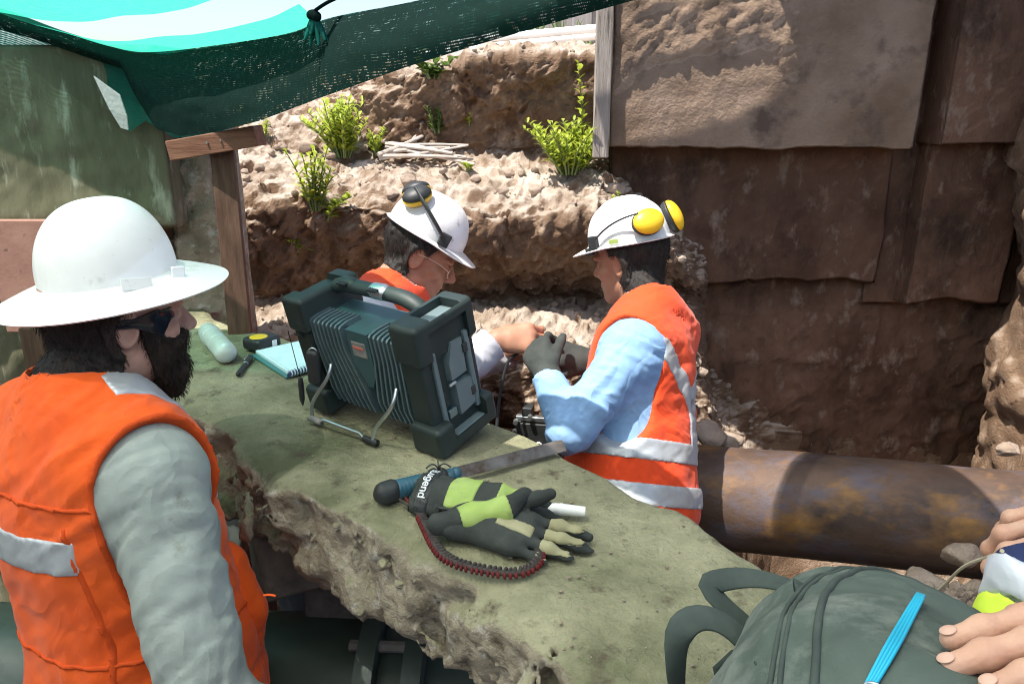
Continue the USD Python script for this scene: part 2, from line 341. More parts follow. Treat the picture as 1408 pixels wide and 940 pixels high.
M['tape_w'] = mat('pale_reflective_band', (.58, .60, .66), (.52, .54, .60), 18, .5, .2, 60, .002, metal=.15)
M['twine'] = mat('twine', (.45, .38, .28), rough=.9)
M['cable'] = mat('black_cable', (.012, .012, .013), rough=.8, spec=.15)
M['red_board'] = mat('red_brown_board', (.26, .125, .095), (.33, .17, .13), 12, .9, .3, 70, .003, dirt=((.09, .05, .04), 26, .6, .66))
M['sack'] = mat('pale_sack', (.62, .58, .54), (.54, .50, .46), 16, .9, .5, 90, .004)
M['fence'] = mat('grey_board', (.34, .32, .31), (.24, .22, .21), 18, .9, .4, 60, .003, stretch=(3, 3, .3))
M['lens'] = mat('dark_lens', (.008, .009, .014), rough=.12, spec=.6)
M['wire_frame'] = mat('thin_gold_frame', (.65, .55, .42), rough=.3, metal=.8)
M['orange_mark'] = mat('orange_plate', (.5, .12, .08), rough=.6)

def leaf_mat(name, c, c2):
    return usdkit.material(stage, '/World/Looks/' + name, {
        'g': ('geometry', {}), 'n': ('noise_texture', {'scale': 30, 'detail': 2}), 'r': ('rgb_ramp', {'ramp': [(.35, c), (.65, c2)]}),
        'p': ('principled_bsdf', {'roughness': .5}), 't': ('translucent_bsdf', {}), 'm': ('mix_closure', {'fac': .45})},
        [('g.position', 'n.vector'), ('n.fac', 'r.fac'), ('r.color', 'p.base_color'), ('r.color', 't.color'), ('p.BSDF', 'm.closure1'), ('t.BSDF', 'm.closure2')], surface='m.closure')
M['leaf'] = leaf_mat('fresh_leaf', (.28, .37, .03), (.46, .53, .07))
M['leaf_dark'] = leaf_mat('deep_leaf', (.08, .15, .03), (.14, .22, .05))
M['stem'] = mat('green_stem', (.13, .17, .05), rough=.7)

def net_mat(name, c, ct, k, thr, tint=(.9, 1, .95), nz=1.2, tr=.5):
    """shade cloth: knitted threads along the sheet's own coordinates (metres), open between them"""
    return usdkit.material(stage, '/World/Looks/' + name, {
        'u': ('uvmap', {'attribute': 'st'}), 's': ('separate_xyz', {}),
        'kx': ('math', {'math_type': 'multiply', 'value2': k}), 'ky': ('math', {'math_type': 'multiply', 'value2': k * .62}),
        'sx': ('math', {'math_type': 'sine'}), 'sy': ('math', {'math_type': 'sine'}),
        'ad': ('math', {'math_type': 'add'}), 'nz': ('noise_texture', {'scale': 70, 'detail': 3, 'roughness': .7}), 'g': ('geometry', {}),
        'nm': ('map_range', {'from_min': .3, 'from_max': .7, 'to_min': -nz, 'to_max': nz}), 'a2': ('math', {'math_type': 'add'}),
        'mr': ('map_range', {'from_min': thr - .35, 'from_max': thr + .35, 'clamp': True}),
        'd': ('diffuse_bsdf', {'color': c}), 't': ('translucent_bsdf', {'color': ct}), 'm': ('mix_closure', {'fac': tr}),
        'x': ('transparent_bsdf', {'color': tint}), 'o': ('mix_closure', {})},
        [('u.UV', 's.vector'), ('s.x', 'kx.value1'), ('s.y', 'ky.value1'), ('kx.value', 'sx.value1'), ('ky.value', 'sy.value1'), ('sx.value', 'ad.value1'), ('sy.value', 'ad.value2'),
         ('g.position', 'nz.vector'), ('nz.fac', 'nm.value'), ('ad.value', 'a2.value1'), ('nm.result', 'a2.value2'), ('a2.value', 'mr.value'),
         ('d.BSDF', 'm.closure1'), ('t.BSDF', 'm.closure2'), ('mr.result', 'o.fac'), ('m.closure', 'o.closure1'), ('x.BSDF', 'o.closure2')], surface='o.closure')
M['net_roof'] = net_mat('green_shade_net', (.02, .22, .15), (.035, .42, .28), 2900, 1.0, tint=(.5, 1, .82), nz=.35, tr=.85)
M['net_pale'] = net_mat('pale_shade_cloth', (.5, .54, .5), (.74, .79, .69), 2900, 1.35, nz=.35, tr=.9)
M['net_hem'] = net_mat('green_shade_net_folded', (.016, .034, .029), (.004, .05, .034), 1900, 2.15, nz=1.6)
M['net_thin'] = net_mat('green_shade_net_single', (.02, .14, .11), (.04, .32, .25), 1900, .8, nz=.5)
M['flap'] = usdkit.material(stage, '/World/Looks/clear_flap', {'d': ('diffuse_bsdf', {'color': (.22, .25, .24)}), 't': ('transparent_bsdf', {}), 'n': ('noise_texture', {'scale': 120, 'detail': 3}), 'g': ('geometry', {}),
    'r': ('map_range', {'from_min': .3, 'from_max': .7, 'to_min': .15, 'to_max': .6}), 'm': ('mix_closure', {})}, [('g.position', 'n.vector'), ('n.fac', 'r.value'), ('r.result', 'm.fac'), ('d.BSDF', 'm.closure1'), ('t.BSDF', 'm.closure2')], surface='m.closure')
# ------------------------------------------------------------------ large structure
ST = 1.39   # height of the slab's top above the pit floor
rng = np.random.default_rng(7)

def lumps(p, amp, s=6.0, seed=3):
    a = fbm(p * s, 5, seed); r = 1 - np.abs(2 * fbm(p * s * 1.9 + 11, 4, seed + 9) - 1)
    return amp * ((a - .5) * 1.5 + (r ** 3 - .55) * .9)

# -- the cut bank: profiles (y, z) at stations along x, swept
prof = {
    -3.4: [(2.5, -.05), (2.5, .8), (2.55, 1.15), (2.6, 1.3), (2.65, 1.36), (2.75, 1.56), (3.3, 1.8), (4.1, 2.0), (6.0, 2.2), (70, 2.3)],
    -1.5: [(2.35, -.05), (2.35, .8), (2.4, 1.12), (2.42, 1.3), (2.45, 1.4), (2.55, 1.6), (3.1, 1.80), (4.0, 2.02), (6.0, 2.2), (70, 2.3)],
    -.95: [(2.35, -.05), (2.36, .8), (2.38, 1.10), (2.40, 1.22), (2.74, 1.28), (2.64, 1.60), (3.2, 1.80), (4.0, 2.0), (6.0, 2.2), (70, 2.3)],
    -.60: [(2.36, -.05), (2.36, .8), (2.36, 1.06), (2.40, 1.20), (2.78, 1.26), (2.64, 1.62), (3.2, 1.79), (3.36, 2.05), (6.0, 2.2), (70, 2.3)],
    -.25: [(2.40, -.05), (2.40, .8), (2.32, 1.02), (2.36, 1.19), (2.80, 1.26), (2.58, 1.60), (3.24, 1.78), (3.14, 2.10), (6.0, 2.2), (70, 2.3)],
    .10: [(2.42, -.05), (2.40, .8), (2.26, 1.03), (2.32, 1.21), (2.88, 1.25), (2.60, 1.585), (3.18, 1.79), (3.06, 2.12), (6.0, 2.2), (70, 2.3)],
    .34: [(2.42, -.05), (2.42, .8), (2.30, 1.05), (2.42, 1.19), (2.88, 1.24), (2.64, 1.57), (3.04, 1.77), (2.97, 2.12), (6.0, 2.2), (70, 2.3)],
    .52: [(2.42, -.05), (2.40, .78), (2.50, 1.00), (2.62, 1.18), (2.78, 1.30), (2.70, 1.46), (2.99, 1.68), (2.96, 2.12), (6.0, 2.2), (70, 2.3)],
    .68: [(2.40, -.05), (2.40, .72), (2.58, .94), (2.78, 1.12), (2.86, 1.26), (2.80, 1.34), (2.98, 1.54), (3.25, 2.12), (6.0, 2.2), (70, 2.3)],
    .85: [(2.48, -.05), (2.60, .52), (2.84, .74), (3.00, .9), (3.06, 1.1), (3.06, 1.3), (3.12, 1.5), (3.28, 2.12), (6.0, 2.2), (70, 2.3)],
    1.3: [(2.72, -.05), (2.92, .3), (3.02, .6), (3.06, .9), (3.08, 1.1), (3.08, 1.3), (3.14, 1.5), (3.30, 2.12), (6.0, 2.2), (70, 2.3)],
    3.2: [(2.72, -.05), (2.92, .3), (3.02, .6), (3.06, .9), (3.08, 1.1), (3.08, 1.3), (3.14, 1.5), (3.30, 2.12), (6.0, 2.2), (70, 2.3)]}
xs = np.array(sorted(prof)); K = np.array([prof[x] for x in xs])
gx = np.r_[np.linspace(-3.4, -1.4, 70)[:-1], np.linspace(-1.4, 1.1, 290), np.linspace(1.1, 3.2, 30)[1:]]
kk = np.r_[np.linspace(0, 1, 14)[:-1], np.linspace(1, 7, 300), 7 + np.linspace(0, 1, 40)[1:], 8 + np.linspace(0, 1, 12)[1:]]
Kx = PchipInterpolator(xs, K, axis=0)(gx)
Y = PchipInterpolator(np.arange(10), Kx[..., 0], axis=1)(kk); Z = PchipInterpolator(np.arange(10), Kx[..., 1], axis=1)(kk)
B = np.stack([np.repeat(gx[:, None], len(kk), 1), Y, Z], -1)
du, dv = np.gradient(B, axis=0), np.gradient(B, axis=1)
Nn = np.cross(du, dv); Nn /= np.linalg.norm(Nn, axis=-1, keepdims=True) + 1e-9
Nn *= np.sign((Nn * V3(0, -1, 1)).sum(-1))[..., None]
amp = np.interp(kk, [0, 1.6, 2, 4.5, 5, 6, 7, 8, 9], [.35, .4, 1, 1, 1, .8, 1, .7, 0])[None, :]
ampx = np.interp(gx, [-3.4, -1.2, .6, .85, 3.2], [1, 1, .9, .5, .4])[:, None]
fl = B.reshape(-1, 3)
wv = (fbm(fl * 9, 3, 14)[:, None] - .5) * .05
dd = disp(fl, 3.2, .07, 3, 4) + lumps(fl, .028, 8, 21) + (worley(fl + wv, .10, 1) - .4) * .030 * (fbm(fl * 4, 2, 9) * 1.6) + (worley(fl + wv, .042, 2) - .4) * .017 + (worley(fl + wv, .018, 3) - .4) * .008 + worley(fl + wv, .085, 31, True) * .020 + worley(fl + wv, .035, 32, True) * .009 + disp(fl, 90, .005, 5, 3)
cut = np.clip((fl[:, 1] - 0) * 0 + 1, 0, 1)
B = B + Nn * (dd.reshape(amp.shape[1] and B.shape[:2]) * amp * ampx)[..., None]
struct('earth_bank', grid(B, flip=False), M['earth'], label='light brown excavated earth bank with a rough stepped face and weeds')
BANK = B

def bank_z(x, y):
    """height of the bank's upper surface under (x, y)"""
    i = np.argmin(np.abs(gx - x)); c = BANK[i][kk >= 4.8]; return np.interp(y, np.maximum.accumulate(c[:, 1]), c[:, 2])

# -- pit floor, the ground round the pit
fx, fy = np.meshgrid(np.linspace(-3.6, 3.4, 150), np.linspace(-2.2, 3.1, 120), indexing='ij')
fp = np.stack([fx, fy, np.zeros_like(fx)], -1); q = fp.reshape(-1, 3)
fp[..., 2] = (lumps(q, .05, 4, 31) + disp(q, 30, .015, 8)).reshape(fx.shape)
struct('pit_floor', grid(fp), M['floor'])
ring = shapely.Polygon([(-90, -90), (90, -90), (90, 72), (-90, 72)]).difference(shapely.box(-3.3, -2.1, 3.1, 71))
def side_sheet(a, b):
    n, m = 60, 40; t = np.linspace(0, 1, n)[:, None, None]; s = np.linspace(-.1, 2.2, m)[None, :, None]
    p = (1 - t) * V3(*a, 0) + t * V3(*b, 0) + s * V3(0, 0, 1); nrm = np.cross(V3(*b, 0) - V3(*a, 0), V3(0, 0, 1)); nrm = unit(nrm)
    return grid(p + nrm * (lumps(p.reshape(-1, 3), .06, 4, 17).reshape(n, m))[..., None])
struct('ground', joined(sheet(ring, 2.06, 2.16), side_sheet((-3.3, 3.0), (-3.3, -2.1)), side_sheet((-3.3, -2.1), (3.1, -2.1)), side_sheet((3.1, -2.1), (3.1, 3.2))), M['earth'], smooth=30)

# -- earth spur on the right that the pipe runs into
f0 = uni([ell((2.30, 2.46, 1.10), (.50, .62, 1.05)), ell((2.20, 2.2, .35), (.5, .7, .62)), ell((2.20, 2.70, 1.9), (.42, .5, .55))], .15)
fs = lambda p: f0(p) - disp(p, 4, .07, 41) - (worley(p, .11, 4) - .4) * .04 - (worley(p, .045, 5) - .4) * .022 - disp(p, 40, .008, 43)
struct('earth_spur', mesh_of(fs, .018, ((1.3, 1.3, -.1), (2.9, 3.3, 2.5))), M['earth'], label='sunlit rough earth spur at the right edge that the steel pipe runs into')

# -- the broken concrete slab
outl = [(235, 408), (262, 392), (292, 436), (335, 452), (390, 462), (430, 478), (560, 520), (640, 560), (672, 577), (712, 590), (748, 606), (778, 628), (806, 640), (842, 654), (872, 676), (905, 692), (930, 695),
        (958, 712), (985, 735), (1010, 752), (1055, 778), (1110, 810), (1180, 850), (1330, 900)]
outl = [W(x, y, ST)[:2] for x, y in outl] + [(.92, .62), (.86, .36), (.40, .46), (.12, .62)]
outl += [W(x, y, ST)[:2] for x, y in [(775, 935), (742, 892), (708, 862), (676, 826), (640, 812), (604, 786), (566, 748), (520, 736), (470, 716), (425, 696), (385, 672), (352, 648), (322, 610), (296, 588), (252, 566), (215, 540), (190, 500), (205, 440)]]
poly = shapely.Polygon(outl).buffer(0)
pg = np.array(poly.exterior.coords); ps, hs = .012, None
lo2 = pg.min(0) - .3; n2 = np.ceil((pg.max(0) + .3 - lo2) / ps).astype(int)
g2 = np.stack(np.meshgrid(lo2[0] + ps * np.arange(n2[0]), lo2[1] + ps * np.arange(n2[1]), indexing='ij'), -1).reshape(-1, 2)
dmin = np.full(len(g2), 9.0)
for a, b in zip(pg[:-1], pg[1:]):
    ab = b - a; t = np.clip((g2 - a) @ ab / (ab @ ab + 1e-12), 0, 1); dmin = np.minimum(dmin, np.linalg.norm(g2 - a - t[:, None] * ab, axis=1))
ins = shapely.contains_xy(poly, g2[:, 0], g2[:, 1]); D2 = np.where(ins, -dmin, dmin).reshape(n2)
front = ndimage.gaussian_filter(D2, 1)
def slab_sdf(p):
    d2 = ndimage.map_coordinates(D2, ((p[:, :2] - lo2) / ps).T, order=1, mode='nearest')
    x, y, z = p.T
    side = (x * -.62 - y * .78 + .35)           # large on the near-left, broken side
    ragged = np.clip((side + .62) * 2.2, 0, 1)
    depth = ST - z; fine = (worley(p, .016, 12) - .4) * .006 * ragged
    pj = p + (fbm(p * 20, 2, 50)[:, None] - .5) * .02
    big = disp(p, 5, .05, 51) + worley(pj, .12, 21, True) * .040 + worley(pj, .05, 22, True) * .020 + worley(pj, .02, 23, True) * .008 + (fbm(p * 62, 2, 55) - .5) * .012
    e = d2 + np.where(depth < .15, depth * .03, .0045 + (depth - .15) * 1.3) - big * (.35 + .75 * ragged) * np.clip(.25 + depth * 14, 0, 1) - fine * np.clip(depth * 40, 0, 1)
    topn = (fbm(p * V3(3.5, 3.5, 0), 3, 57) - .5) * .018 + (fbm(p * V3(16, 16, 0), 3, 58) - .5) * .007
    edge = np.clip(1 + d2 / .07, 0, 1)
    topd = z - ST - topn * np.clip(-d2 * 8, .3, 1) + edge ** 2 * ragged * (.020 + lumps(p, .022, 13, 59))
    bot = (ST - .24 + .10 * fbm(p * 4, 3, 61)) - z - np.clip(-d2 - .10, 0, .2) * .25
    return smax(smax(e, topd, .016), bot, .03)
slab = thing('concrete_slab', 'long broken greenish concrete slab lying across the pit with tools on it', 'slab', (0, .9, 1.2))
part(slab, 'slab_body', mesh_of(slab_sdf, .0085, ((pg[:, 0].min(), pg[:, 1].min(), ST - .26), (pg[:, 0].max(), pg[:, 1].max(), ST + .03)), pad=.05), M['slab'], True)
for i, (px, py, z, r) in enumerate([(742, 884, 1.366, .030), (574, 744, 1.379, .012), (655, 850, 1.335, .013), (520, 775, 1.35, .011), (794, 905, 1.372, .015), (455, 722, 1.365, .010), (720, 928, 1.325, .016), (545, 800, 1.33, .012), (612, 812, 1.345, .014)]):
    part(slab, 'embedded_stone', rock(W(px, py, z) + V3(.006, .008, -.006), (r, r * .9, r * .75), 100 + i, 3, .45), M['slab'])

# -- supports and clutter under the slab
for i, (px, py, d, hx, hy, hz, lab) in enumerate([(402, 755, 1.55, .075, .06, .07, 'dark concrete block under the slab, upper of two'), (470, 800, 1.62, .05, .07, .13, 'tall dark concrete block under the slab near the lower pipe collar')]):
    m = rbox((hx, hy, hz), .012, sub=1); m = m.subdivide().subdivide(); m.vertices += disp(m.vertices, 30, .006, i)[:, None] * unit(m.vertices.mean(1, keepdims=True) + m.vertices)
    single('concrete_block', place(m, trimesh.transformations.rotation_matrix(.5 + i, (0, 0, 1))[:3, :3], P(px, py, d)), M['stone'], lab, 'block')
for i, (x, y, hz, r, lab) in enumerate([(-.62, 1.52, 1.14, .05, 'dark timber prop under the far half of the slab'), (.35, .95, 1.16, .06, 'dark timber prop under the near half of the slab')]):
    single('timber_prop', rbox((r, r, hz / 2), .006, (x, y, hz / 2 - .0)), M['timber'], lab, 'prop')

# -- pipes
def pipe(a, b, r, seed, n=60, sides=64):
    p = np.linspace(a, b, n); m = tube(p, r, sides); v = m.vertices; ax = unit(np.asarray(b) - a); c = np.asarray(a) + ((v - a) @ ax)[:, None] * ax
    return trimesh.Trimesh(v + (v - c) * (disp(v, 9, .006, seed) / r)[:, None], m.faces, process=False)
pa, pdn = V3(.53, 2.02, .868), unit(V3(.76, -.165, .004))
t = thing('steel_pipe', 'large rusty brown steel pipe crossing the pit behind the two crouched workers', 'pipe', pa)
part(t, 'pipe_body', pipe(pa - pdn * 2.0, pa + pdn * 1.25, .150, 71), M['rust'], True)
part(t, 'weld_bead', tube([pa - pdn * .42 + .151 * V3(0, math.cos(a), math.sin(a)) for a in np.linspace(0, 2 * np.pi, 40, endpoint=False)], .006, 6, closed=True), M['rust'], True)
lp0, lp1 = V3(-2.4, 1.38, .80), V3(.6, 1.24, .80)
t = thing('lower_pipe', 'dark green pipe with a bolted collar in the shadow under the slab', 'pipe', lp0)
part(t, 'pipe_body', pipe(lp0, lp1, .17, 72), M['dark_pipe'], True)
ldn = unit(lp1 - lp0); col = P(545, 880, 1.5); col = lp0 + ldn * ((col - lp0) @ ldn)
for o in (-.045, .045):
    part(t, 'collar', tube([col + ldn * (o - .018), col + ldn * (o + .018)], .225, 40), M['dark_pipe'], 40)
RL = frame(ldn)
for k in range(10):
    a = k * 2 * np.pi / 10
    part(t, 'bolt', tube([col + RL @ V3(-.085, .197 * math.cos(a), .197 * math.sin(a)), col + RL @ V3(.085, .197 * math.cos(a), .197 * math.sin(a))], .011, 6), M['stone'], 30)

# -- plastered earth wall on the right: panels one above the other, each a little proud of the one below
def panel(x0, x1, z0, z1, y, th, seed, rag=.02, amp=.012, h=.013, slope=0.0, extra=None):
    nx, nz = max(6, int((x1 - x0) / h)), max(6, int((z1 - z0) / h))
    X, Zz = np.meshgrid(np.linspace(x0, x1, nx), np.linspace(z0, z1, nz), indexing='ij')
    p = np.stack([X, np.full_like(X, y), Zz], -1); f = p.reshape(-1, 3)
    eb = np.minimum.reduce([np.clip((X - x0) / .05, 0, 1), np.clip((x1 - X) / .05, 0, 1), np.clip((Zz - z0) / .04, 0, 1)])
    rg = (fbm(f * V3(6, 0, 6), 4, seed) - .5).reshape(X.shape) * 2 * rag
    lowf = np.clip(1 - (Zz - z0) / .12, 0, 1)
    p[..., 2] += rg * lowf; p[..., 0] += rg * .4 * np.clip(1 - np.minimum(X - x0, x1 - X) / .08, 0, 1)
    dy = (lumps(f, amp, 5, seed + 1) + disp(f, 26, amp * .35, seed + 2) + disp(f * V3(1, 1, 1), 70, amp * .16, seed + 3, 2)).reshape(X.shape)
    if extra is not None: dy = dy + extra(X, Zz)
    p[..., 1] += -dy * (.3 + .7 * eb) + slope * (Zz - z0)
    back = p.copy(); back[..., 1] = y + th
    F = grid(p, flip=False); m = len(F.vertices); G = grid(back, flip=True)
    def strip(i): 
        i = np.asarray(i); return np.vstack([np.stack([i[:-1], i[1:], i[1:] + m], 1), np.stack([i[:-1], i[1:] + m, i[:-1] + m], 1)])
    ii = np.arange(nx) * nz; jj = np.arange(nz)
    fs_ = [strip(ii)[:, ::-1], strip(ii + nz - 1), strip(jj), strip(jj + (nx - 1) * nz)[:, ::-1]]
    return trimesh.Trimesh(np.vstack([F.vertices, G.vertices]), np.vstack([F.faces, G.faces + m] + fs_), process=False)
wall = thing('earth_wall', 'brown plastered pit wall in overlapping rough panels on the right', 'wall', (1.1, 2.95, 0))
def clods_on_top(X, Zz):
    f = np.stack([X, X * 0, Zz], -1).reshape(-1, 3)
    m = np.clip((Zz - 2.08 - .07 * np.sin(X * 9 + 1) - (fbm(f * 9, 3, 83).reshape(X.shape) - .5) * .2) / .05, 0, 1) * np.clip((1.02 - X) / .08, 0, 1)
    return m * (.004 + (worley(f, .07, 6) * .018 * fbm(f * 8, 2, 81) + worley(f, .03, 7) * .010 + disp(f, 60, .006, 82)).reshape(X.shape))
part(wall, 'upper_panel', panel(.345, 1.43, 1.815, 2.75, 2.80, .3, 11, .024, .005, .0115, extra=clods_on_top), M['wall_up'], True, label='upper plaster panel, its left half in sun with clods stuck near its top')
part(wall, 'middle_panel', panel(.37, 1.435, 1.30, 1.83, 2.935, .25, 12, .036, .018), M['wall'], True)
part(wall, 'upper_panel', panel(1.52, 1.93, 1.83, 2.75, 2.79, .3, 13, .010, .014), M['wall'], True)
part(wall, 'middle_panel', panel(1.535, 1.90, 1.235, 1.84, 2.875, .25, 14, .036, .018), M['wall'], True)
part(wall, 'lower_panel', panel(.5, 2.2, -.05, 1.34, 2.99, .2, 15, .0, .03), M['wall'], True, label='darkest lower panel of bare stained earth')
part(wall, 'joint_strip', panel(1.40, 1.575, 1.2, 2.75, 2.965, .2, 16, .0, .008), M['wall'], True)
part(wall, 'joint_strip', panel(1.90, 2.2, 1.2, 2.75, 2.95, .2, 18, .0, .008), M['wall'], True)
# a board on the wall's left end and boards behind
bo = P(823, 205, 3.0)
single('weathered_board', place(rbox((.028, .016, .36), .004), frame((1, 0, 0), (.02, 0.03, 1)), V3(.312, 2.78, 2.145)), M['old_wood'], 'weathered upright board at the left end of the plastered wall', 'board')
for i, (px, w) in enumerate([(700, .05), (722, .04), (746, .05), (768, .045), (790, .05), (812, .05), (838, .05)]):
    q = P(px, 60, 4.6)
    single('fence_board', rbox((w, .012, .42), .004, (q[0], 4.42 + .02 * (i % 2), 2.55)), M['fence'], 'grey upright fence board behind the white tubes, ' + 'first second third fourth fifth sixth seventh'.split()[i] + ' from the left', 'board', 'grey fence boards beyond the bank')

# -- white tubes lying on the ground edge
for i, (a, b, r, lab) in enumerate([((575, 62, 3.30), (846, 37, 3.0), .0165, 'upper of the two white plastic tubes beside the shade net'), ((560, 78, 3.5), (838, 47, 3.16), .018, 'lower of the two white plastic tubes beside the shade net')]):
    a, b = P(*a), P(*b); m = tube(np.linspace(a, b, 12), r, 20)
    t = thing('plastic_tube', lab, 'tube', a); part(t, 'tube_body', m, M['pvc'], 40); part(t, 'end_ring', tube([b - unit(b - a) * .03, b + unit(b - a) * .004], r * 1.18, 20), M['pvc'], 40)

# -- left concrete wall with what stands below it
def lw(X, Zz): return 0 * X + .02 * np.clip((1.75 - Zz) / .1, 0, 1)
lwall = thing('concrete_wall', 'greenish stained concrete wall behind the worker with the wide brimmed hat', 'wall', (-2, 2.15, 1.6))
part(lwall, 'wall_face', panel(-3.2, -.93, 1.64, 2.12, 2.12, .25, 21, .012, .008, .014, extra=lw), M['concrete_l'], True)
part(lwall, 'broken_edge', panel(-.985, -.845, 1.2, 2.0, 2.2, .22, 22, .02, .04, .011), M['slab'], True)
single('brown_board', rbox((.10, .012, .16), .004, P(34, 385, 2.1) + V3(0, .04, 0)), M['red_board'], 'red brown board with dark spots below the concrete wall', 'board')
single('dark_post', rbox((.03, .03, .6), .004, P(52, 470, 2.0) + V3(-.01, .02, -.56)), M['timber'], 'dark upright post behind the wide brimmed hat', 'post')
sk = lambda p: ell((-1.28, 2.06, 1.31), (.085, .09, .13))(p) - disp(p, 14, .02, 91)
single('pale_sack', mesh_of(sk, .008, ((-1.42, 1.92, 1.1), (-1.1, 2.22, 1.55))), M['sack'], 'pale sunlit sack behind the neck of the worker with the wide brimmed hat', 'sack', smooth=True)
single('green_panel', panel(-3.2, -1.36, .1, 1.60, 2.2, .1, 24, .0, .02, .03), M['concrete_l'], 'dim green stained panel below the concrete wall at the left edge', 'panel', smooth=True)

# -- timber post and cross piece under the net
tp = thing('timber_post', 'brown timber post with a short cross piece under the shade net', 'post', P(332, 458, 2.06))
a, b = P(304, 205, 1.98), P(333, 470, 2.07)
part(tp, 'post', place(rbox((.029, .024, np.linalg.norm(a - b) / 2 + .09), .003), frame((1, .25, 0), a - b), (a + b) / 2 + unit(b - a) * .08), M['timber'], 30)
a, b = P(238, 207, 1.96), P(358, 186, 1.93)
part(tp, 'cross_piece', place(rbox((np.linalg.norm(a - b) / 2, .03, .025), .003), frame(b - a), (a + b) / 2), M['timber_x'], 30)
for s in (.45, .6): part(tp, 'nail', tube([a + (b - a) * s + V3(0, -.034, .004), a + (b - a) * s + V3(0, -.03, .004)], .003, 6), M['stone'], 30)

# -- shade net
px_u = np.array([-420, -200, -60, 0, 100, 200, 300, 400, 450, 560, 680, 800, 910, 1080])
py_u = np.array([-60, -20, 2, 12, 47, 72, 62, 45, 26, 4, -22, -48, -68, -92])
d_u = np.array([1.98, 1.98, 1.98, 1.98, 1.98, 1.97, 1.92, 1.70, 1.55, 1.38, 1.30, 1.28, 1.44, 1.74])
ss = np.linspace(0, 1, 240); su = np.linspace(0, 1, len(px_u))
gu = [PchipInterpolator(su, q)(ss) for q in (px_u, py_u, d_u)]
U3 = np.array([P(*q) for q in zip(*gu)])
def band(lowpy, nrow, push, seed, ripple=.012, dshift=0.0):
    """cloth hanging from the hem line down to the given pixel rows"""
    lowp = np.interp(gu[0], *zip(*lowpy)); L3 = np.array([P(x, y, d - .02 + dshift) for x, y, d in zip(gu[0], lowp, gu[2])])
    t = np.linspace(0, 1, nrow)[None, :, None]; S = U3[:, None] * (1 - t) + L3[:, None] * t
    f = S.reshape(-1, 3); out = unit(V3(.25, -1, 0))
    w = (fbm(f * V3(7, 2, 16), 3, seed) - .5).reshape(S.shape[:2]) * 2 * ripple + np.sin(t[..., 0] * np.pi) * push
    S = S + out * w[..., None]
    arc = np.r_[0, np.cumsum(np.linalg.norm(np.diff(U3, axis=0), axis=1))]
    uv = np.stack([np.repeat(arc[:, None], nrow, 1), np.cumsum(np.r_[np.zeros((1, S.shape[0])), np.linalg.norm(np.diff(S, axis=1), axis=2).T], 0).T], -1).reshape(-1, 2)
    return grid(S), uv
net = thing('shade_net', 'green shade net sagging over the pit with a dark folded hem', 'net', (-.5, 1.2, 2.2))
low_main = [(-420, 0), (-200, 20), (-60, 40), (0, 41), (60, 58), (110, 76), (168, 95), (185, 130), (215, 178), (250, 187), (300, 181), (358, 166), (440, 135), (560, 92), (680, 55), (870, 1), (1000, -34)]
m_, uv_ = band(low_main, 26, .035, 95); part(net, 'folded_hem', m_, M['net_hem'], True, uv=uv_, label='dark doubled hem of the net hanging in front')
low_back = [(-420, 10), (-200, 30), (-60, 46), (0, 62), (60, 84), (130, 104), (165, 150), (178, 182), (200, 166), (240, 190), (300, 183), (358, 160), (440, 110), (1000, -60)]
m_, uv_ = band(low_back, 22, .0, 96, .006, dshift=.05); part(net, 'back_layer', m_, M['net_thin'], True, uv=uv_, label='single back layer that lets the light through')
# roof sheet: from the hem back over the slab and the camera
nt = 90; tt = np.linspace(0, 1, nt)
back = np.stack([np.linspace(-3.0, .95, 240), np.full(240, -1.5), np.linspace(2.7, 3.15, 240)], -1)
S = U3[:, None] * (1 - tt[None, :, None]) + back[:, None] * tt[None, :, None]
lift = np.interp(gu[0], [-420, 300, 450, 560, 1000], [-.02, -.02, .0, .05, .16])
S[..., 2] += lift[:, None] * np.sin(np.pi * np.clip(tt, 0, 1) ** .55)[None, :] * (1 - tt[None, :] * .3)
S[..., 2] += ((fbm(S.reshape(-1, 3) * V3(3, 1.2, 0), 3, 98) - .5) * .10).reshape(S.shape[:2]) * np.clip(tt * 8, 0, 1)[None, :]
arc = np.r_[0, np.cumsum(np.linalg.norm(np.diff(U3, axis=0), axis=1))]
uv_ = np.stack([np.repeat(arc[:, None], nt, 1), np.cumsum(np.r_[np.zeros((1, 240)), np.linalg.norm(np.diff(S, axis=1), axis=2).T], 0).T], -1).reshape(-1, 2)
uvg = uv_.reshape(240, nt, 2); kr = 15; ce = int(np.argmin(np.abs(gu[0] - 440)))
part(net, 'roof_sheet', grid(S[:ce, :4]), M['net_roof'], True, uv=uvg[:ce, :4].reshape(-1, 2), label='bright green strip of the roof along the hem')
part(net, 'roof_sheet', grid(S[:ce, 7:kr + 1]), M['net_roof'], True, uv=uvg[:ce, 7:kr + 1].reshape(-1, 2), label='bright green roof strip farther from the hem')
part(net, 'overhead_sheet', grid(S[:, kr:]), M['net_pale'], True, uv=uvg[:, kr:].reshape(-1, 2), label='paler shade cloth overhead'); cr = int(np.argmin(np.abs(gu[0] - 730)))
part(net, 'overhead_sheet', grid(S[cr:, :kr + 1]), M['net_pale'], True, uv=uvg[cr:, :kr + 1].reshape(-1, 2), label='paler shade cloth joining the hem on the right')
k0 = P(432, 22, 1.5)
part(net, 'knot', mesh_of(lambda p: ell(k0, (.015, .011, .011))(p) - disp(p, 60, .006, 5), .003, (k0 - .04, k0 + .04)), M['net_hem'], True)
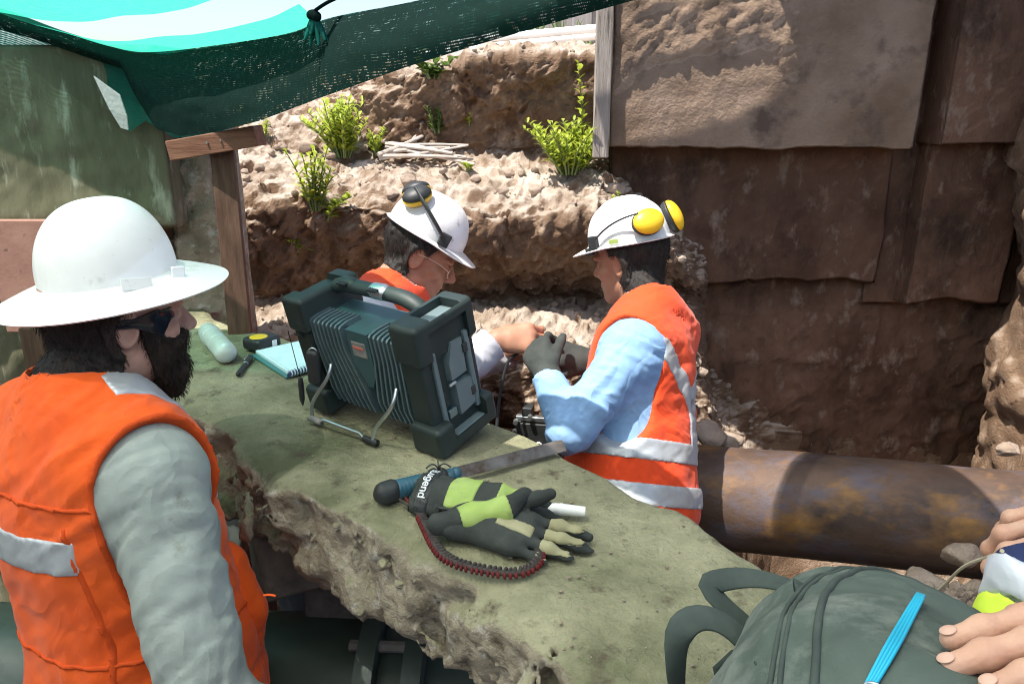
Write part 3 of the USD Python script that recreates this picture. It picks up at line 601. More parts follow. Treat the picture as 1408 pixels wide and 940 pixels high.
for i in range(9):
    a_ = -1.1 + i * .27; e_ = k0 + V3(math.sin(a_) * .028, .01 * math.cos(3 * i), -.035 - .010 * (i % 3))
    part(net, 'gathered_fold', tube(spline([k0, (k0 + e_) / 2 + V3(0, .004, 0), e_], 6), [.004, .006, .006, .005, .004, .002], 6), M['net_thin'], True)
part(net, 'tie_strap', tube(spline([k0 + V3(-.01, 0, 0), k0 + V3(.02, 0, .02), k0 + V3(.05, .01, .035)], 8), .008, 8, flat=.35), M['net_hem'], True)
fp_ = [P(128, 104, 1.84), P(150, 150, 1.83), P(166, 176, 1.83), P(176, 179, 1.83), P(174, 160, 1.83), P(164, 130, 1.84)]
part(net, 'clear_flap', trimesh.Trimesh(np.vstack([fp_, np.array(fp_) + V3(0, .004, 0)]), [[0, 1, 5], [1, 4, 5], [1, 2, 4], [2, 3, 4], [6, 11, 7], [7, 11, 10], [7, 10, 8], [8, 10, 9]], process=False), M['flap'], False)
# dark tarp laid over the top of the right hand wall: it shades that wall
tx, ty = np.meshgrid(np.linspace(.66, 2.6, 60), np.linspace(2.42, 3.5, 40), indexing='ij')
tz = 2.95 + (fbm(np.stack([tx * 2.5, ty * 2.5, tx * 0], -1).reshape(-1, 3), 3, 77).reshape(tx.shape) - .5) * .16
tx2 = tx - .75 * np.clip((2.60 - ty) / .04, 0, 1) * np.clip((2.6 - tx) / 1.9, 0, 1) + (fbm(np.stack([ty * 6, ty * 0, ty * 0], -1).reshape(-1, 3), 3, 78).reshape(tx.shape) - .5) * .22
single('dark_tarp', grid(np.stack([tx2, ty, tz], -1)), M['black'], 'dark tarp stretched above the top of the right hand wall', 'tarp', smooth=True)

# -- stones and clods on the bank
cl = []
for i in range(1500):
    x = rng.uniform(-1.3, .75); j = np.argmin(np.abs(gx - x)); k = int(rng.choice(np.nonzero((kk > 1.9) & (kk < 7.6))[0]))
    nz_ = Nn[j, k, 2]
    if nz_ < .35 or rng.random() < .15: continue
    r = .004 + .016 * rng.random() ** 3
    cl.append(rock(BANK[j, k] + Nn[j, k] * r * .3, (r, r, r * .8), 1000 + i % 40, 1, .3))
for i in range(260):
    x = rng.uniform(.42, 1.15); y = rng.uniform(2.3, 2.95); j = np.argmin(np.abs(gx - x)); k = int(rng.choice(np.nonzero((kk > 1.0) & (kk < 6))[0])); r = .006 + .02 * rng.random() ** 2
    if Nn[j, k, 2] > .3: cl.append(rock(BANK[j, k], (r, r, r * .8), 1000 + i % 40, 1, .3))
single('dirt_clods', joined(*cl), M['clod'], 'small dirt clods and pebbles scattered over the sunlit bank', 'clods', kind='stuff')
stones = [(420, 205, .035), (392, 200, .022), (455, 212, .02), (376, 208, .016), (505, 205, .02), (362, 230, .02), (700, 236, .022), (735, 262, .026), (845, 262, .03), (866, 290, .024), (690, 262, .02), (650, 245, .018), (560, 250, .03), (535, 268, .022), (640, 300, .02), (610, 236, .016)]
def bank_hit(px, py):
    e = P(px, py, 1.0) - V3(0, 0, EYE); f = BANK[:, (kk > 1) & (kk < 8.2)].reshape(-1, 3) - V3(0, 0, EYE)
    dpt = f[:, 1] * cp - f[:, 2] * sp; u = f[:, 0] / dpt * FPX + CXP; v = CYP - (f[:, 1] * sp + f[:, 2] * cp) / dpt * FPX
    m = (u - px) ** 2 + (v - py) ** 2; near_ = m < 30
    i = np.argmin(np.where(near_, dpt, 99)) if near_.any() else np.argmin(m)
    return f[i] + V3(0, 0, EYE)
ORD = 'first second third fourth fifth sixth seventh eighth ninth tenth eleventh twelfth thirteenth fourteenth fifteenth sixteenth'.split(); order = sorted(range(len(stones)), key=lambda k: stones[k][0])
for i, (px, py, r) in enumerate(stones):
    q = bank_hit(px, py); single('bank_stone', rock(q + V3(0, 0, r * .35), (r * 1.15, r, r * .8), 300 + i, 3, .35), M['clod'], f'rounded pale stone half sunk in the sunlit bank, {ORD[order.index(i)]} from the left', 'stone', 'loose stones on the sunlit bank')
for i, (px, py, d, r, lab) in enumerate([(1326, 766, 1.68, .034, 'large brown rock between the steel pipe and the lime trimmed garment'), (1386, 618, 2.25, .03, 'pale rounded rock at the foot of the earth spur above the pipe'),
        (1268, 806, 1.70, .05, 'grey rock in the shadow under the steel pipe'), (1300, 838, 1.55, .035, 'small brown rock just behind the backpack'), (975, 596, 2.45, .05, 'pale broken clod beside the back of the vest, left of two'), (1002, 604, 2.5, .04, 'pale broken clod above the steel pipe, right of two')]):
    single('rock', rock(P(px, py, d), (r * 1.2, r, r * .85), 340 + i, 3, .4), M['clod'], lab, 'rock')
gv = [rock(P(rng.uniform(1225, 1345), rng.uniform(808, 850), 1.66), rng.uniform(.008, .02), 1000 + i % 40, 1, .3) for i in range(160)]
single('gravel', joined(*gv), M['clod'], 'loose gravel between backpack and steel pipe', 'gravel', kind='stuff')
sb = lambda p: ell((1.38, 1.46, .45), (.46, .36, .50))(p) - disp(p, 5, .06, 45) - (worley(p, .06, 8) - .4) * .03 - (worley(p, .025, 9) - .4) * .015
struct('earth_shelf', mesh_of(sb, .012, ((.8, .95, 0), (1.95, 1.95, 1.1))), M['earth'])

# -- bundle of dry sticks
for i in range(13):
    a = bank_hit(524 + rng.uniform(0, 22), 212 + rng.uniform(-3, 12)); b = bank_hit(610 + rng.uniform(0, 44), 214 + rng.uniform(-3, 12))
    if i in (4, 7): b = bank_hit(560 + 3 * i, 208) + V3(.02, .02, .03)
    a = a + V3(0, 0, .012 + .010 * (i % 4)); b = b + V3(0, 0, .012 + .010 * ((i * 3) % 5))
    m_ = spline([a, (a + b) / 2 + V3(0, 0, rng.uniform(-.004, .008)), b], 8)
    single('dry_stick', tube(m_, np.linspace(.0085, .006, 8) * rng.uniform(.7, 1.1), 7), M['stick'], 'pale dry stick in the heap on the bank ledge', 'stick', 'heap of dry sticks on the bank ledge')
single('thin_root', tube(spline([P(660, 178, 3.25), P(670, 170, 3.22), P(688, 163, 3.2)], 10), .004, 6), M['stick'], 'thin pale root sticking out of the scarp', 'root')

# -- weeds
def leaf(base, d, up, L, w, droop=.25):
    d = unit(d); s = unit(np.cross(d, up)); n = np.cross(s, d)
    pts = [base]; F = []
    prof_ = [(.0, .12), (.3, .9), (.6, 1.0), (.85, .55), (1.0, .02)]
    rows = []
    for t, k in prof_:
        c = base + d * L * t - V3(0, 0, 1) * droop * L * t * t; rows += [c - s * w * k + n * w * .35 * k, c, c + s * w * k + n * w * .35 * k]
    F = [f for r in range(4) for f in ([3 * r, 3 * r + 1, 3 * r + 4], [3 * r, 3 * r + 4, 3 * r + 3], [3 * r + 1, 3 * r + 2, 3 * r + 5], [3 * r + 1, 3 * r + 5, 3 * r + 4])]
    return trimesh.Trimesh(rows, F, process=False)
def weed(name, label, base, n, H, spread, LL, lw_, seed, mt, singles=0, lean=(0, 0, 0), per=16):
    r = np.random.default_rng(seed); t = thing(name, label, 'plant', base); stems, leaves = [], []
    for i in range(n):
        a = r.uniform(0, 2 * np.pi); o = V3(math.cos(a), math.sin(a), 0) * r.uniform(0, spread * .35); h = H * r.uniform(.55, 1.0)
        top = base + o * 2.4 + V3(0, 0, h) + V3(*lean) * h + r.normal(size=3) * .01
        c = spline([base + o * .5, base + o * 1.3 + V3(0, 0, h * .55) + V3(*lean) * h * .3, top], 10); stems.append(tube(c, np.linspace(.0035, .0015, 10), 5))
        for k in range(per):
            u = .12 + .88 * k / per; p0 = c[min(9, int(u * 9))] * (1 - (u * 9) % 1) + c[min(9, int(u * 9) + 1)] * ((u * 9) % 1)
            b = k * 2.4 + r.uniform(-.4, .4); d = V3(math.cos(b), math.sin(b), r.uniform(.35, 1.1) + .5 * u)
            leaves.append(leaf(p0, d, V3(0, 0, 1), LL * r.uniform(.6, 1.1) * (1.1 - .45 * u), lw_ * r.uniform(.7, 1.1), r.uniform(.1, .5)))
    part(t, 'stems', joined(*stems), M['stem'], True, kind='stuff')
    for l in leaves[:singles]: part(t, 'leaf', l, mt, True)
    if leaves[singles:]: part(t, 'foliage', joined(*leaves[singles:]), mt, True, kind='stuff')
q = bank_hit(478, 216); weed('bushy_weed', 'dense bright green bushy weed left of the heap of sticks', q, 60, .23, .19, .068, .0062, 1, M['leaf'], per=20)
q = bank_hit(520, 212); weed('bushy_weed', 'low bright weed just left of the stick ends', q, 9, .12, .08, .045, .005, 6, M['leaf'])
q = bank_hit(782, 240); weed('bushy_weed', 'wide bright green weed in front of the weathered board', q, 60, .20, .24, .064, .0062, 2, M['leaf'], per=20)
q = bank_hit(797, 228); weed('tall_weed', 'tall single stemmed weed standing above the bush by the weathered board', q, 1, .42, .02, .055, .011, 3, M['leaf'], singles=26, lean=(-.06, 0, 0), per=26)
q = bank_hit(432, 290); weed('leafy_weed', 'leaning broad leaved weed at the lip of the bank above the shaded face', q, 12, .22, .12, .065, .007, 4, M['leaf'], lean=(.1, -.25, 0))
q = bank_hit(455, 305); weed('leafy_weed', 'drooping weed sprig pointing right below the lip of the bank', q, 4, .12, .06, .06, .008, 5, M['leaf'], lean=(.7, -.3, -.3))
q = bank_hit(414, 352); weed('small_weed', 'small sprig on the shaded bank face', q, 3, .06, .05, .045, .006, 7, M['leaf'])
q = bank_hit(600, 108); weed('small_weed', 'broad leaved green weed at the top of the scarp under the net', q, 8, .08, .13, .06, .014, 8, M['leaf_dark'])
q = bank_hit(641, 172); weed('small_weed', 'tiny bright sprig on the middle of the scarp', q, 3, .05, .03, .035, .006, 9, M['leaf'])
q = bank_hit(602, 185); weed('small_weed', 'dull thin weed at the foot of the scarp', q, 7, .12, .06, .05, .004, 10, M['leaf_dark'])
q = bank_hit(838, 288); weed('small_weed', 'tiny yellow green sprig beside the helmet with yellow ear cups', q, 4, .04, .05, .03, .004, 11, M['leaf'])
q = bank_hit(645, 232); weed('small_weed', 'tiny yellow green sprig below the heap of sticks', q, 4, .04, .05, .03, .004, 12, M['leaf'])
q = bank_hit(362, 184); weed('small_weed', 'small weed beside the end of the cross piece', q, 5, .07, .06, .035, .004, 13, M['leaf'])
rd = []
for i in range(150):
    x = rng.uniform(-.5, .4); y = rng.uniform(3.7, 4.3); rd.append(leaf(V3(x, y, 2.15), V3(rng.normal() * .3, rng.normal() * .3, 1), V3(0, 1, .1), rng.uniform(.1, .3), .004, .1))
single('dry_grass', joined(*rd), M['leaf_dark'], 'dry grass on the ground edge behind the white tubes', 'grass', kind='stuff')
# ------------------------------------------------------------------ people
def hand_sdf(wr, fwd, nrm, side, curl, spread=.10, s=1.0, thumb=(.6, .5), fat=1.0):
    """wr wrist, fwd towards the fingers, nrm out of the back of the hand, side +1 when the thumb is on the left of fwd seen from the back; curl = (knuckle, middle, tip) bends per finger"""
    R = frame(fwd, nrm); f, l, n = R[:, 0], R[:, 1] * side, R[:, 2]
    wd = .040 * s
    palm = uni([cap(wr, wr + f * .03 * s, .026 * s), cap(wr + f * .03 * s + l * .020 * s, wr + f * .082 * s + l * .027 * s, .0145 * s * fat), cap(wr + f * .03 * s, wr + f * .086 * s + l * .006 * s, .0150 * s * fat),
                cap(wr + f * .03 * s - l * .012 * s, wr + f * .082 * s - l * .014 * s, .0145 * s * fat), cap(wr + f * .028 * s - l * .022 * s, wr + f * .072 * s - l * .031 * s, .0135 * s * fat)], .02 * s)
    F = []; tips = []
    for i, (lat, fw, L, r) in enumerate([(.028, .088, (.042, .025, .021), .0093), (.008, .093, (.046, .029, .023), .0096), (-.0125, .089, (.042, .027, .022), .0091), (-.031, .078, (.033, .020, .019), .0080)]):
        p = wr + f * fw * s + l * lat * s; ang = 0; c = curl[i]; d0 = unit(f + l * spread * (1.2 - .85 * i))
        for k in range(3):
            ang += c[k]; d = d0 * math.cos(ang) - n * math.sin(ang); q = p + d * L[k] * s
            F.append(cap(p, q, r * s * fat * (1 - .06 * k), r * s * fat * (.94 - .07 * k))); 
            if k < 2: F[-1] = uni([F[-1], ell(q, r * s * fat * (1.02 - .06 * k))], .004 * s)
            p0, p = p, q
        tips.append((p, d, unit(n * math.cos(ang) + d0 * math.sin(ang)), r * s * fat))
    tb = wr + f * .022 * s + l * .026 * s - n * .004 * s; td = unit(f * math.cos(thumb[0]) + l * math.sin(thumb[0]) - n * thumb[1] * .6)
    t1 = tb + td * .042 * s; td2 = unit(td + f * .35 - n * thumb[1] * .5); t2 = t1 + td2 * .032 * s; t3 = t2 + unit(td2 + f * .2 - n * thumb[1] * .3) * .024 * s
    th = uni([cap(tb, t1, .0155 * s * fat, .0118 * s * fat), cap(t1, t2, .0115 * s * fat, .0108 * s * fat), cap(t2, t3, .0106 * s * fat, .0088 * s * fat)], .006)
    fi = uni(F[:3], .006); 
    groups = [uni(F[3 * i:3 * i + 3], .005 * s) for i in range(4)]
    fing = uni(groups + [th])
    def g(p): return smin(palm(p), fing(p), .011 * s)
    g.box = (np.minimum(palm.box[0], fing.box[0]), np.maximum(palm.box[1], fing.box[1])); g.tips = tips; g.palm = palm
    return g

def head_sdf(c, R, s=1.0, beard=False):
    L = lambda x, y, z: np.asarray(c) + R @ (V3(x, y, z) * s)
    e = lambda x, y, z, r: ell(L(x, y, z), np.asarray(r) * s * np.ones(3), R)
    skull = uni([e(-.012, 0, .035, (.098, .077, .090)), e(.035, 0, -.040, (.060, .060, .078))], .03)
    jaw = uni([cap(L(-.005, .055, -.06), L(.068, .018, -.098), .019 * s), cap(L(-.005, -.055, -.06), L(.068, -.018, -.098), .019 * s), e(.076, 0, -.098, .021)], .02)
    fz = uni([e(.080, .026, .020, (.016, .030, .010)), e(.080, -.026, .020, (.016, .030, .010)), e(.058, .045, -.025, .024), e(.058, -.045, -.025, .024), cap(L(.088, 0, .012), L(.117, 0, -.028), .0085 * s, .0125 * s),
              e(.102, .012, -.033, .0095), e(.102, -.012, -.033, .0095), e(.088, 0, -.058, (.013, .026, .010)), e(.090, 0, -.064, (.011, .022, .006)), e(.087, 0, -.075, (.012, .020, .0075))], .012)
    sock = [e(.098, .032, .000, (.016, .018, .011)), e(.098, -.032, .000, (.016, .018, .011))]
    eyes = uni([e(.079, .031, -.001, .0125), e(.079, -.031, -.001, .0125)])
    ears = []
    for y in (1, -1):
        a, b = e(-.012, .079 * y, -.006, (.021, .0085, .033)), e(-.010, .086 * y, -.006, (.012, .006, .021)); ears.append(lambda p, a=a, b=b: smax(a(p), -b(p), .006))
    mouth = e(.104, 0, -.0695, (.010, .022, .0016))
    def f(p):
        d = smin(skull(p), jaw(p), .025 * s); d = smin(d, fz(p), .012 * s)
        for k in sock: d = smax(d, -k(p), .010 * s)
        d = np.minimum(d, eyes(p)); d = smax(d, -mouth(p), .003 * s)
        for k in ears: d = smin(d, k(p), .006 * s)
        return d
    f.box = (np.asarray(c) - .17 * s, np.asarray(c) + .17 * s); f.skull = skull; f.jaw = jaw; f.L = L; f.local = lambda p: (p - c) @ R / s; f.R = R; f.s = s
    return f

def helmet_mesh(c, R, s, brim, ridge=.006, H=.150, rx=.128, ry=.108, droop=.35, zb=.0, th=.003):
    """brim(phi) = how far the brim stands out at the angle phi (0 = front)"""
    n = 120; ph = np.arange(n) * 2 * np.pi / n; rows = []
    cx_, sx_ = np.cos(ph), np.sin(ph); base = 1 / np.sqrt((cx_ / rx) ** 2 + (sx_ / ry) ** 2); bw = brim(ph)
    def dome(a, off):
        k = math.cos(a) ** .82; z = (H + off) * math.sin(a) ** .96; r = (base + off) * k; x, y = r * cx_, r * sx_
        rg = ridge * np.exp(-(y / .017) ** 2) * math.sin(a) ** .5 + ridge * .5 * (np.exp(-((y - .045) / .010) ** 2) + np.exp(-((y + .045) / .010) ** 2)) * max(0, math.sin(a)) * np.clip(1 - a / 1.5, .25, 1)
        return np.stack([x, y, z + zb + rg], 1)
    for a in np.linspace(np.pi / 2 - .02, .0, 26): rows.append(dome(a, 0))
    for t in (.06, .15, .35, .6, .85, .97, 1.0):
        r = base + .004 + bw * t; rows.append(np.stack([r * cx_, r * sx_, zb - .004 - droop * bw * t ** 1.25 + 0 * r], 1))
    for t in (.99, .8, .4, .1):
        r = base + .002 + bw * t; rows.append(np.stack([r * cx_, r * sx_, zb - .004 - th - droop * bw * t ** 1.25 + 0 * r], 1))
    for a in np.linspace(.0, np.pi / 2 - .02, 14): rows.append(dome(a, -th * 1.2))
    S = np.array(rows); m = len(rows); v = S.reshape(-1, 3)
    i, j = np.meshgrid(np.arange(m - 1), np.arange(n), indexing='ij'); j2 = (j + 1) % n
    q = np.stack([i * n + j, (i + 1) * n + j, (i + 1) * n + j2, i * n + j2], -1).reshape(-1, 4)
    v = np.vstack([v, V3(0, 0, H + zb + ridge), V3(0, 0, H + zb - th)]); k = np.arange(n); k2 = (k + 1) % n
    F = np.vstack([q[:, [0, 1, 2]], q[:, [0, 2, 3]], np.stack([np.full(n, len(v) - 2), k, k2], 1), np.stack([np.full(n, len(v) - 1), (m - 1) * n + k2, (m - 1) * n + k], 1)])
    return place(trimesh.Trimesh(v * s, F, process=False), R, c)

def wrinkle(p, axis0, axis1, amp, freq, seed, k=1.4):
    """folds that run round a limb"""
    a = unit(np.asarray(axis1, float) - axis0); t = (p - axis0) @ a; r = p - axis0 - t[:, None] * a
    sk = unit(np.cross(a, V3(.3, .9, .2))); q = r * freq * .075 + a * ((t + .5 * (r @ sk)) * freq * .30)[:, None] + seed
    g = 1 - np.abs(2 * fbm(q, 2, seed) - 1) * 1.6; return amp * k * (g - .45) * (.3 + 1.1 * noise(p * 6.5 + 3, seed + 2))

def human(name, label, c):
    """c: joints in world metres. Returns the thing and the fields its clothes are cut from."""
    t = thing(name, label, 'person', (c['pelvis'][0], c['pelvis'][1], 0)); b = c.get('bulk', 1.0)
    N, Pv = c['neck'], c['pelvis']; U = unit(N - Pv); F = c['face']; F = unit(F - (F @ U) * U); Rt = np.stack([F, np.cross(U, F), U], 1); Ln = np.linalg.norm(N - Pv)
    at = lambda f, l, u: Pv + Rt @ V3(f, l, u * Ln)
    shL, shR = c['shL'], c['shR']
    torso = uni([ell(at(.005, 0, .66), (.118 * b, .168 * b, .20), Rt), ell(at(c.get('belly', .015), 0, .30), (.125 * b, .155 * b, .19), Rt), ell(at(0, 0, .02), (.115 * b, .165 * b, .14), Rt),
                 cap(shL - unit(shL - shR) * .03, shR + unit(shL - shR) * .03, .062 * b), cap(N + U * .02, (shL * .6 + N * .4), .05 * b, .055 * b), cap(N + U * .02, (shR * .6 + N * .4), .05 * b, .055 * b)], .06)
    hs = head_sdf(c['head'], c['Rh'], c.get('hs', 1.0))
    neck = cap(hs.L(-.022, 0, -.05), N - U * .04 - F * .01, .054, .062 * b)
    arms, legs = {}, {}
    for sd in 'LR':
        arms[sd] = (c['sh' + sd], c['el' + sd], c['wr' + sd])
        hp = at(0, .095 if sd == 'L' else -.095, -.06); kn = V3(hp[0], hp[1], .50) + F * .05; an = V3(hp[0], hp[1], .09) - F * .02
        legs[sd] = (hp, kn, an)
    armf = {k: uni([cap(a, e_, .050 * b, .041), cap(e_, w_, .041, .028)], .02) for k, (a, e_, w_) in arms.items()}
    legf = uni([g for hp, kn, an in legs.values() for g in (cap(hp, kn, .082, .058), cap(kn, an, .056, .040), cap(an, an + F * .14 - V3(0, 0, .045), .04, .036))], .02)
    hs.hn = lambda p: smin(hs(p), neck(p), .03)
    coarse = uni([torso, neck, armf['L'], armf['R'], legf], .03)
    hs.coarse = coarse
    def hn(p): return smin(hs(p), neck(p), .03)
    cut = N + U * .0
    def up_(p): return np.maximum(hn(p), -(p - cut) @ U - .03)
    ms = [mesh_of(coarse, .014), mesh_of(up_, .0036, (hs.box[0] - .06, hs.box[1] + .06))]
    for sd in 'LR':
        hd = c.get('hand' + sd)
        if hd is not None and not c.get('gloved' + sd):
            arm_ = cap(c['wr' + sd] * .6 + c['el' + sd] * .4, c['wr' + sd], .034, .027)
            ms.append(mesh_of(lambda p: smin(hd(p), arm_(p), .012), c.get('hh' + sd, .003), (np.minimum(hd.box[0], arm_.box[0]), np.maximum(hd.box[1], arm_.box[1])), pad=.02))
    part(t, 'body', joined(*ms), M[c['skin']], True)
    # trousers, boots
    tr = lambda p: smin(legf(p) - .018, ell(at(0, 0, -.02), (.13 * b, .18 * b, .15), Rt)(p), .04) + np.maximum(0, .12 - p[:, 2]) * 2 - disp(p, 11, .010, 7)
    part(t, 'trousers', mesh_of(tr, .012, (np.minimum(Pv, legs['L'][2]) - V3(.35, .35, .1), Pv + V3(.35, .35, .16))), M['trouser'], True)
    for hp, kn, an in legs.values():
        bo_ = uni([cap(an + V3(0, 0, .06), an - V3(0, 0, .02), .058), cap(an - V3(0, 0, .03) - F * .03, an + F * .16 - V3(0, 0, .04), .048, .042)], .03)
        part(t, 'boot', mesh_of(lambda p: np.maximum(bo_(p), .004 - p[:, 2]), .010, bo_.box), M['boot'], True)
    # shirt
    sr = c.get('sleeve', ((.074, .058), (.056, .046)))
    ends = {sd: arms[sd][2] - unit(arms[sd][2] - arms[sd][1]) * c.get('cuff', .03) for sd in 'LR'}
    slf = {sd: uni([cap(arms[sd][0] - U * .01, arms[sd][1], sr[0][0], sr[0][1]), cap(arms[sd][1], ends[sd], sr[1][0], sr[1][1])], .025) for sd in 'LR'}
    def shirt(p):
        d = smin(torso(p) - .010, slf['L'](p), .04); d = smin(d, slf['R'](p), .04)
        for sd in 'LR':
            a, e_, w_ = arms[sd]
            near = np.clip(1 - slf[sd](p) / .04, 0, 1); on = near > 0; pn = p[on]; dn = np.zeros(len(p))
            if on.any(): dn[on] = wrinkle(pn, a, e_, c.get('wr', .0045), 70, 11) * .6 + wrinkle(pn + V3(.02, 0, .03), a + V3(.05, .02, 0), e_, c.get('wr', .0045), 150, 19) * .5 + wrinkle(pn, e_, w_, c.get('wr', .0045), 120, 13) * np.clip(1 - ((pn - e_) @ unit(w_ - e_)) * -8, 0, 1) * .9 + disp(pn, 10, .006, 17)
            d = d - near * dn
            d = np.where(((p - ends[sd]) @ unit(w_ - e_) > -.012) & (np.linalg.norm(p - ends[sd], axis=1) < .12), np.maximum(d, (p - ends[sd]) @ unit(w_ - e_)), d)
        return np.maximum(d, -(cap(N - U * .09 - F * .0, N + U * .2, .058)(p)))
    lo_ = np.min([torso.box[0], slf['L'].box[0], slf['R'].box[0]], 0); hi_ = np.max([torso.box[1], slf['L'].box[1], slf['R'].box[1]], 0); lo_[2] = max(lo_[2], Pv[2] - .06)
    sh = part(t, 'shirt', mesh_of(shirt, c.get('hshirt', .0065), (lo_, hi_)), M[c['shirt']], True)
    # collar: a folded band standing round the neck
    nx = unit(hs.L(-.022, 0, -.05) - N); ncap = cap(N - nx * .10, N + nx * .2, .068 * b)
    cn = N + unit(nx - F * .15) * c.get('collar_up', .030)
    def collar(p):
        d = np.abs(ncap(p) - .004 - .20 * np.clip(-(p - cn) @ nx, 0, .06)) - .0042
        hgt = (p - cn) @ unit(nx + F * .30)
        return np.maximum(np.maximum(d, hgt), -hgt - .052 - disp(p, 8, .004, 3))
    part(sh, 'collar', mesh_of(collar, .0040, (N - .17, N + .17)), M[c['shirt']], True)
    # vest
    vt = c.get('vest_t', .024); arm_r = c.get('armhole', .105)
    hol = {}
    for sd in 'LR':
        a, e_, _ = arms[sd]; out = (shL - shR) * (1 if sd == 'L' else -1); out = unit(out)
        ar = c.get('armhole' + sd, arm_r); hol[sd] = cap(a + out * (ar - .045), a + out * (ar - .045) - U * c.get('hole_len', .12) + out * .01, ar)
    nh = cap(N - nx * .02 - F * .0, N + nx * .2, c.get('vest_neck', .084)); vn = [at(.07, 0, .93), at(.16, 0, .80)]; vcut = cap(vn[0], vn[1], .045, .03)
    tz0 = c.get('vest_low', -.10)
    def vbase(p):
        lowfat = np.clip((Pv[2] + .30 - p[:, 2]) * .12, 0, .03)
        d = torso(p) - vt - lowfat; on = np.abs(d) < .05; pn = p[on]
        if on.any(): d[on] -= (fbm(pn * V3(9, 9, 4.5), 3, 5) - .5) * .022 + wrinkle(pn, Pv, N, .0034, 60, 23, 1.9) + wrinkle(pn + .04, Pv + V3(.1, .1, 0), N, .0022, 150, 29, 1.6)
        return d
    def vcl(p, off=0.0):
        d = vbase(p) - off
        for sd in 'LR': d = smax(d, -(hol[sd](p) + off * .3), .010)
        d = smax(d, -nh(p), .008); d = smax(d, -vcut(p), .01)
        return np.maximum(d, -((p - Pv) @ U) + tz0 * Ln)
    lo_, hi_ = torso.box[0] - .05, torso.box[1] + .05; lo_[2] = max(lo_[2], Pv[2] + tz0 * Ln - .03)
    vs = part(t, 'vest', mesh_of(vcl, c.get('hvest', .0065), (lo_, hi_)), M[c['vest']], True)
    def band_(name_, fn, mt='tape', off=.0028, h=.005, bounds=None):
        def g(p):
            d = fn(p); on = d < .045; d = np.where(on, d, np.maximum(d, .045))
            if on.any(): d[on] = np.maximum(d[on], vcl(p[on], off))
            return d
        m_ = mesh_of(g, h, bounds if bounds is not None else (lo_, hi_))
        if len(m_.faces): part(vs, name_, m_, M[mt], True)
    loc = lambda p: (p - Pv) @ Rt / V3(1, 1, Ln)
    return t, dict(hs=hs, torso=torso, vs=vs, band=band_, loc=loc, at=at, Rt=Rt, U=U, F=F, N=N, vcl=vcl, shirt=shirt, sh=sh, lo=lo_, hi=hi_, hol=hol, Ln=Ln, slf=slf)

def head_frame(yaw, pitch, roll=0):
    y, p = math.radians(yaw), math.radians(pitch); f = V3(math.cos(y) * math.cos(p), math.sin(y) * math.cos(p), -math.sin(p)); R = frame(f)
    r = math.radians(roll); return R @ np.array([[1, 0, 0], [0, math.cos(r), -math.sin(r)], [0, math.sin(r), math.cos(r)]])
def hair_on(t, hs, s, low, mt='hair', front=.035, th=.010, h=.0042, seed=1, slope=.45, ear=True, ztop=.060):
    def f(p):
        q = hs.local(p); d = np.minimum(hs.hn(p), hs.coarse(p)) - th * np.clip((q[:, 2] - low + .01) / .05, .25, 1) - (noise(p * V3(170, 170, 90), seed) - .5) * .006 - disp(p, 30, .004, seed)
        d = np.maximum(d, q[:, 0] - (front + np.clip(q[:, 2] - .0, -.09, .1) * slope)); d = np.maximum(np.maximum(d, low - q[:, 2] + np.abs(q[:, 1]) * .12), q[:, 2] - ztop - (.22 * np.minimum(q[:, 0], .03) if ztop < .05 else 0))
        if ear: d = np.maximum(d, -(np.linalg.norm((q - V3(-.004, 0, -.012)) * V3(1, 0, .72), axis=1) - .027 + np.clip(.055 - np.abs(q[:, 1]), 0, 1) * 9))
        return d
    hm = mesh_of(f, h, hs.box); hpr = part(t, 'hair', hm, M[mt], True); strands(hpr, 'strand', hm, mt, 2600, .008, V3(0, 0, -1.3), seed)
def strands(par, name, mesh_, mt, n, length, down, seed, w=.0006):
    m_ = tm(mesh_); pts, fi = trimesh.sample.sample_surface(m_, n, seed=seed); nr = m_.face_normals[fi]; r = np.random.default_rng(seed); o = ORIGIN[str(par.GetPath()).rsplit('/', 1)[0]]
    d = nr + down + r.normal(size=pts.shape) * .35; d /= np.linalg.norm(d, axis=1, keepdims=True); L_ = length * r.uniform(.5, 1.2, (n, 1))
    c = np.stack([pts - nr * .002, pts + d * L_ * .5, pts + (d + V3(0, 0, -.5)) * L_], 1) - o
    bc_ = UsdGeom.BasisCurves.Define(stage, path_of(par, name)); bc_.CreateTypeAttr('linear'); bc_.CreateCurveVertexCountsAttr([3] * n)
    bc_.CreatePointsAttr([Gf.Vec3f(*map(float, q)) for q in c.reshape(-1, 3)]); bc_.CreateWidthsAttr([w] * (3 * n)); bc_.SetWidthsInterpolation('vertex')
    UsdShade.MaterialBindingAPI.Apply(bc_.GetPrim()).Bind(M[mt]); data(bc_.GetPrim(), kind='stuff')
cap_brim = lambda ph: .007 + .050 * np.clip(np.cos(ph), 0, 1) ** 1.6
full_brim = lambda ph: .067 + .010 * np.cos(ph) ** 2 + .004 * np.cos(ph)

def ear_cup(hp, ctr, R, s, shell, cush, fat=(.036, .047, .024)):
    """cup: R columns = (long way up, across, outwards)"""
    e_ = lambda p: np.maximum(ell(ctr, V3(fat[1], fat[0], fat[2]) * s, R)(p), -((p - ctr) @ R[:, 2]) - .002)
    cu = part(hp, 'ear_cup', mesh_of(e_, .0028, (ctr - .06, ctr + .06)), M[shell], True)
    part_cush = lambda p: np.maximum(np.maximum(ell(ctr, V3(fat[1] + .002, fat[0] + .002, .04) * s, R)(p), (p - ctr) @ R[:, 2] + .003), -((p - ctr) @ R[:, 2]) - .019)
    part(hp, 'cushion', mesh_of(part_cush, .003, (ctr - .06, ctr + .06)), M[cush], True)

